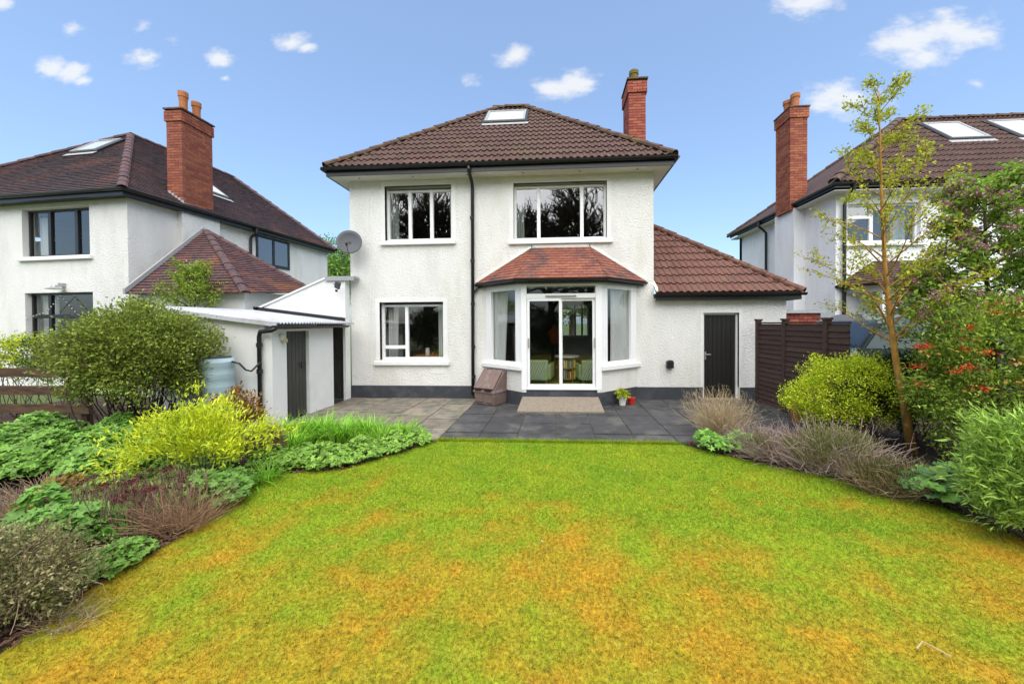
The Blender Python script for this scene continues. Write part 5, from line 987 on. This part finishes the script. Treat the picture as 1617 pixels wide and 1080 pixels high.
def flowers(T, c, rad, n, per, m, size, name='flower', zmin=-.2, side=None, stretch=(.05, .05, .025)):
    d = dirs(n * 3, zmin)
    if side is not None: d = d[d @ np.array(side) > .1]
    d = d[:n]; cc = np.array(c) + d * np.array(rad) * RNG.uniform(.9, 1.06, (len(d), 1)); P = np.repeat(cc, per, 0) + RNG.normal(size=(len(cc) * per, 3)) * np.array(stretch); V, F_ = leafset(P, RNG.normal(size=P.shape), np.full(len(P), size), np.full(len(P), size * .8)); fast(name, V, F_, m, T)
c = gy(1530, 600, 4.55); RC = (5.48, 4.65, 1.05)
T = shrub('red_flowering_shrub', 'broad green shrub with scattered red flowers on the right boundary', 'shrub', RC, (1.15, .75, 1.08), leafmat('leaf_shrub_green', (.34, .48, .06), .5, c2=(.24, .36, .05)), (.05, .02), 620, 62, .075, base=(RC[0], RC[1], 0), nst=70, rst=.011, lump=.14, up=.35, shell=(.6, 1.0), zmin=-.75, twig=120)
flowers(T, RC, (1.15, .75, 1.05), 30, 40, F_RED, .024, side=(-.4, -.9, .1), stretch=(.045, .035, .018))
flowers(T, RC, (1.12, .72, 1.02), 22, 14, G_COPPER, .045, name='young_leaf', side=(-.3, -.9, .2))
c = gy(1560, 400, 5.2); PC = (c.x + .15, 5.3, 2.55)
PT_ = thing('pink_blossom_tree', 'small spreading tree with pink blossom clusters above the red flowering shrub', 'tree', (PC[0], 5.3, 0))
tp = [(PC[0] + .1, 5.3, 0), (PC[0] + .05, 5.3, .8), (PC[0], 5.28, 1.5), (PC[0] - .05, 5.3, 2.3), (PC[0] - .1, 5.3, 3.6)]
tips = grow(None, tp, .07, .012, 62, 1.35, .95, M_BARK, PT_, up=.30, sub=6, start=.42); leaves_on(tips, 42, leafmat('leaf_spring', (.26, .40, .055), .4, .35), PT_, (.062, .036), .05); fl = [tips[i] for i in range(0, len(tips), 2)]
P = np.repeat(np.array([q for p, q in fl]), 40, 0) + RNG.normal(size=(len(fl) * 40, 3)) * [.05, .05, .035]; V, F_ = leafset(P, RNG.normal(size=P.shape), np.full(len(P), .034), np.full(len(P), .024)); fast('flower', V, F_, F_PINK, PT_)
c = gz(1672, 880); shrub('pale_leaf_shrub', 'pale narrow leaved shrub at the right edge of the picture', 'shrub', (c.x + .10, c.y + .18, .52), (.38, .36, .52), G_PALE, (.075, .016), 210, 44, .06, nst=40, rst=.006, up=.4, zmin=-.7)
n = 500; sel = RNG.integers(0, len(EDGE_R) - 1, n); t = RNG.uniform(0, 1, n); Pq = np.array([[EDGE_R[i].x + (EDGE_R[i + 1].x - EDGE_R[i].x) * f, EDGE_R[i].y + (EDGE_R[i + 1].y - EDGE_R[i].y) * f, .015] for i, f in zip(sel, t)]); Pq[:, 1] += np.abs(RNG.normal(0, .12, n)) - .03; A = RNG.normal(size=(n, 3)); A[:, 2] *= .15
V, F_ = leafset(Pq, A, RNG.uniform(.02, .06, n), RNG.uniform(.01, .03, n)); o = fast('leaf_litter', V, F_, MATS['dead_leaf']); o['kind'] = 'stuff'; o['label'] = 'dead leaves under the right border'; o['category'] = 'leaf litter'
n = 26; px, py = RNG.uniform(-2.5, 4, n), RNG.uniform(1.5, 5.4, n); kk = in_poly(px, py, lawn_pts); Pq = np.stack([px[kk], py[kk], np.full(kk.sum(), .022)], 1); A = RNG.normal(size=Pq.shape); A[:, 2] *= .2; V, F_ = leafset(Pq, A, RNG.uniform(.012, .035, len(Pq)), RNG.uniform(.008, .02, len(Pq))); o = fast('fallen_leaves', V, F_, mat('pale_petal', (.36, .27, .18), .9, island=.5)); o['kind'] = 'stuff'; o['label'] = 'pale fallen petals and dead leaf scraps on the lawn'; o['category'] = 'leaf litter'
for (lab, pts) in (('dry bent twig lying on the lawn at the lower right', [(1448, 1023), (1457, 1012), (1502, 1036)]), ('thin straight dry stick lying at the right lawn edge', [(1513, 820), (1562, 828)])):
    P = [gz(x, y, .03) for x, y in pts]; tag(MB().tube(P, .0035, 5).build('stick', M_STRAW), lab, 'stick')
# shrub on the garage side, seen over the outbuilding roof
c = gy(345, 440, 7.4); GT = thing('wild_shrub', 'loose green shrub rising above the outbuilding against the purple tiled roof', 'shrub', (c.x, 7.5, 0))
tp = [(c.x + .05, 8.9, 0), (c.x, 8.9, 1.2), (c.x - .1, 8.85, 2.2), (c.x - .05, 8.85, 3.1)]
c2 = gy(350, 440, 8.8); tp = [(c2.x, 8.0, 0), (c2.x, 8.05, 1.4), (c2.x - .05, 8.05, 2.3), (c2.x, 8.05, 3.05)]
tips = grow(None, tp, .04, .01, 30, 1.0, .9, M_BARK, GT, up=.6, sub=7, start=.5); leaves_on(tips, 22, leafmat('leaf_yellow_spring', (.22, .29, .03), .45, .3), GT, (.05, .028), .05)

# ================================================================== behind: car, low brick wall, distant trees
CR = thing('parked_car', 'dark blue car standing behind the right hand shrubs', 'car', (6.9, 8.2, 0)); M_CAR = mat('car_paint', (.012, .02, .03), .25, spec=.6, coat=.6)
x0 = 5.35; prof = [(0, .35), (0, .95), (.15, 1.08), (.55, 1.20), (.95, 1.78), (1.35, 1.93), (2.5, 1.95), (3.3, 1.85), (3.9, 1.25), (4.2, 1.1), (4.25, .4)]
MB().extr([(x0 + a, 7.6, z) for a, z in prof], (0, 1.65, 0)).build('body', M_CAR, CR, bev=.06)
for pl in ([(.72, 1.24), (1.05, 1.74), (1.4, 1.85), (1.9, 1.86), (1.9, 1.24)], [(1.98, 1.24), (1.98, 1.86), (2.6, 1.86), (3.2, 1.76), (3.6, 1.26)]): MB().extr([(x0 + a, 7.585, z) for a, z in pl], (0, .01, 0)).build('window', mat('car_glass', (.12, .15, .17), .05, spec=1), CR)
for a in (.75, 3.35):
    wv = MB().lathe([(.20, 0), (.31, .0), (.32, .1), (.31, .2), (.2, .2)], (0, 0, 0), 20); wv.v = [(x0 + a + x, 7.58 + z, .32 + y) for x, y, z in wv.v]; wv.build('wheel', M_BLACK, CR)
BWt = thing('brick_wall', 'low red brick wall with stone coping beyond the brown fence', 'wall', (6.2, 10.4, 0)); core = MB().box(5.6, 7.1, 10.32, 10.5, 0, 2.0).build('core', M_MORTAR, BWt); bm1 = MB().box(0, .215, 0, .1, 0, .064).mesh('brick', M_BRICK)
for r in range(9):
    for i in range(6): inst('brick', bm1, core, Matrix.Translation((5.62 + i * .225 + (.11 if r % 2 else 0), 10.27, 1.32 + r * .075)))
MB().box(5.55, 7.15, 10.2, 10.55, 2.0, 2.08).build('coping', M_LEAD, BWt)
def far_tree(x, y, h, r, label, m): 
    T = thing('tree', label, 'tree', (x, y, 0), 'trees beyond the houses'); MB().tube([(x, y, 0), (x, y, h * .5), (x + .2, y, h * .8)], [.22, .16, .06], 8).build('trunk', M_BARK, T); P, O, _, _ = lumps((x, y, h * .62), (r, r, h * .42), 260, 40, .28, (.4, 1.05)); V, F_ = leafset(P, O + RNG.normal(size=P.shape), RNG.uniform(.12, .25, len(P)), RNG.uniform(.08, .15, len(P))); fast('crown', V, F_, m, T)
q = gy(533, 440, 26); far_tree(q.x, 26, 7.6, 2.2, 'green tree in the gap left of the main house', G_MID)
q = gy(905, 520, 24); far_tree(q.x, 26, 5.0, 2.4, 'green tree glimpsed through the far window of the room', G_MID)
# bare trees behind the viewpoint: they show in the window reflections
def bare_tree(x, y, h, label, seed):
    rg = random.Random(seed); T = thing('bare_tree', label, 'tree', (x, y, 0), 'bare trees mirrored in the windows'); P0, P1, R0, R1 = [], [], [], []
    def br(p, d, l, r, dep):
        q = p + d * l; P0.append(p); P1.append(q); R0.append(r); R1.append(r * .62)
        if dep == 0: return
        for k in range(3 if dep > 2 else 4):
            nd = (d + Vector((rg.gauss(0, .42), rg.gauss(0, .42), rg.gauss(.12, .25)))).normalized(); br(p.lerp(q, rg.uniform(.55, 1)), nd, l * rg.uniform(.6, .82), r * .68, dep - 1)
    br(Vector((x, y, -.1)), Vector((rg.gauss(0, .05), 0, 1)).normalized(), h * .26, h * .016, 6); V, F_, _ = stems(np.array(P0[1:]), np.array(P1[1:]), np.array(R0[1:]), np.array(R1[1:]), .06, 4); fast('branch', V, F_, M_TWIGD, T); MB().tube([P0[0], P1[0]], [R0[0] * 1.2, R1[0]], 8).build('trunk', M_TWIGD, T)
for i, (x, y, h) in enumerate(((-18, -11, 18), (-15, -12, 17), (-12.6, -10, 18), (-11, -14, 19), (-9.6, -9.5, 18), (-8, -11, 17), (-5.2, -14, 19), (-2.6, -11, 17), (-.2, -14, 19), (2.2, -11, 17), (5.2, -14, 19), (9, -12, 18), (14, -13, 18))): bare_tree(x, y, h, 'bare branching tree behind the viewpoint, mirrored in the house windows', 11 + i)
for i, x in enumerate((-7.5, -2.5, 2.5, 7.5)): shrub('garden_hedge', 'tall hedge at the garden end, mirrored in the lower windows', 'hedge', (x, -7.4, 1.3), (2.7, .7, 1.4), G_DARK, (.12, .07), 520, 40, .14, nst=20, group='hedge mirrored in the lower windows', zmin=-.8)
# the photographer, mirrored in the glass door
PE = thing('person', 'person in orange jacket and dark trousers taking the picture, mirrored in the glass door', 'person', (-.05, -.62, 0))
J = {'pel': (-.05, -.62, .92, .15, .11), 'waist': (-.05, -.62, 1.08, .145, .105), 'chest': (-.05, -.60, 1.30, .17, .12), 'neck0': (-.05, -.60, 1.47, .085, .075), 'neck': (-.05, -.585, 1.53, .055, .055), 'head': (-.05, -.565, 1.63, .078, .095), 'crown': (-.05, -.57, 1.72, .06, .075),
     'shl': (-.22, -.60, 1.42, .065, .065), 'ell': (-.30, -.46, 1.26, .05, .05), 'wrl': (-.16, -.25, 1.48, .036, .036), 'shr': (.12, -.60, 1.42, .065, .065), 'elr': (.20, -.46, 1.26, .05, .05), 'wrr': (.08, -.25, 1.48, .036, .036),
     'hal': (-.11, -.17, 1.55, .03, .03), 'har': (.04, -.17, 1.55, .03, .03), 'hipl': (-.14, -.62, .88, .095, .1), 'knl': (-.15, -.60, .48, .062, .065), 'anl': (-.15, -.63, .09, .042, .045), 'tol': (-.16, -.47, .04, .035, .03), 'hipr': (.04, -.62, .88, .095, .1), 'knr': (.05, -.60, .48, .062, .065), 'anr': (.05, -.63, .09, .042, .045), 'tor': (.06, -.47, .04, .035, .03)}
ED = [('pel', 'waist'), ('waist', 'chest'), ('chest', 'neck0'), ('neck0', 'neck'), ('neck', 'head'), ('head', 'crown'), ('chest', 'shl'), ('shl', 'ell'), ('ell', 'wrl'), ('wrl', 'hal'), ('chest', 'shr'), ('shr', 'elr'), ('elr', 'wrr'), ('wrr', 'har'), ('pel', 'hipl'), ('hipl', 'knl'), ('knl', 'anl'), ('anl', 'tol'), ('pel', 'hipr'), ('hipr', 'knr'), ('knr', 'anr'), ('anr', 'tor')]
ks = list(J); me = bpy.data.meshes.new('body'); ev = [J[k][:3] for k in ks]; ee = [(ks.index(a), ks.index(b)) for a, b in ED]
for sx, w_ in ((-1, 'hal'), (1, 'har')):               # five fingers each, closing on the camera body
    h0 = Vector(J[w_][:3])
    for f in range(5):
        i0 = len(ev); off = Vector((-sx * (.005 + .004 * f), .03, .028 - .016 * f)) if f < 4 else Vector((-sx * .02, -.012, -.02)); ev += [tuple(h0 + off * .8), tuple(h0 + off * 1.3 + Vector((-sx * .03, .014, 0)))]; ee += [(ks.index(w_), i0), (i0, i0 + 1)]
me.from_pydata(ev, ee, []); M_JK = mat('jacket_orange', (.60, .12, .03), .8); M_TR = mat('trousers_dark', (.02, .02, .03), .9); M_SK = mat('skin', (.5, .3, .22), .6); M_HR = mat('hair', (.04, .025, .015), .8)
bo = bpy.data.objects.new('body', me); finish(bo, PE, 'body'); sk = bo.modifiers.new('skin', 'SKIN'); sk.use_smooth_shade = True
for i, d in enumerate(me.skin_vertices[0].data): d.radius = J[ks[i]][3:] if i < len(ks) else (.0085, .0085); d.use_root = (i == 0)
bo.modifiers.new('sub', 'SUBSURF').render_levels = 1
dg = bpy.context.evaluated_depsgraph_get(); me2 = bpy.data.meshes.new_from_object(bo.evaluated_get(dg)); bo.modifiers.clear(); bo.data = me2; me2.materials.clear()
for m_ in (M_SK, M_JK, M_TR, M_HR): me2.materials.append(m_)
for p_ in me2.polygons:
    c_ = p_.center; p_.material_index = 2 if c_.z < .9 else (3 if c_.z > 1.66 or (c_.z > 1.56 and c_.y < -.6) else (0 if c_.z > 1.50 and (abs(c_.x + .05) < .11 and (c_.y < -.45 or c_.y > -.215)) else 1))
for sx in (-.03, .03): MB().lathe([(.009, -.009), (.012, 0), (.009, .009)], (-.05 + sx, -.478, 1.645), 8).build('eye', M_HR, PE)
MB().hexa([(-.062, -.49, 1.60), (-.038, -.49, 1.60), (-.042, -.46, 1.605), (-.058, -.46, 1.605), (-.056, -.485, 1.645), (-.044, -.485, 1.645), (-.047, -.475, 1.645), (-.053, -.475, 1.645)]).build('nose', M_SK, PE, bev=.004); MB().box(-.072, -.028, -.481, -.474, 1.575, 1.582).build('mouth', mat('lip', (.35, .12, .1)), PE)
for sx in (-.135, .035): MB().lathe([(.006, -.03), (.014, 0), (.008, .03)], (sx, -.565, 1.64), 8).build('ear', M_SK, PE)
for o in bpy.data.objects:
    if '_w' in o.keys(): del o['_w']
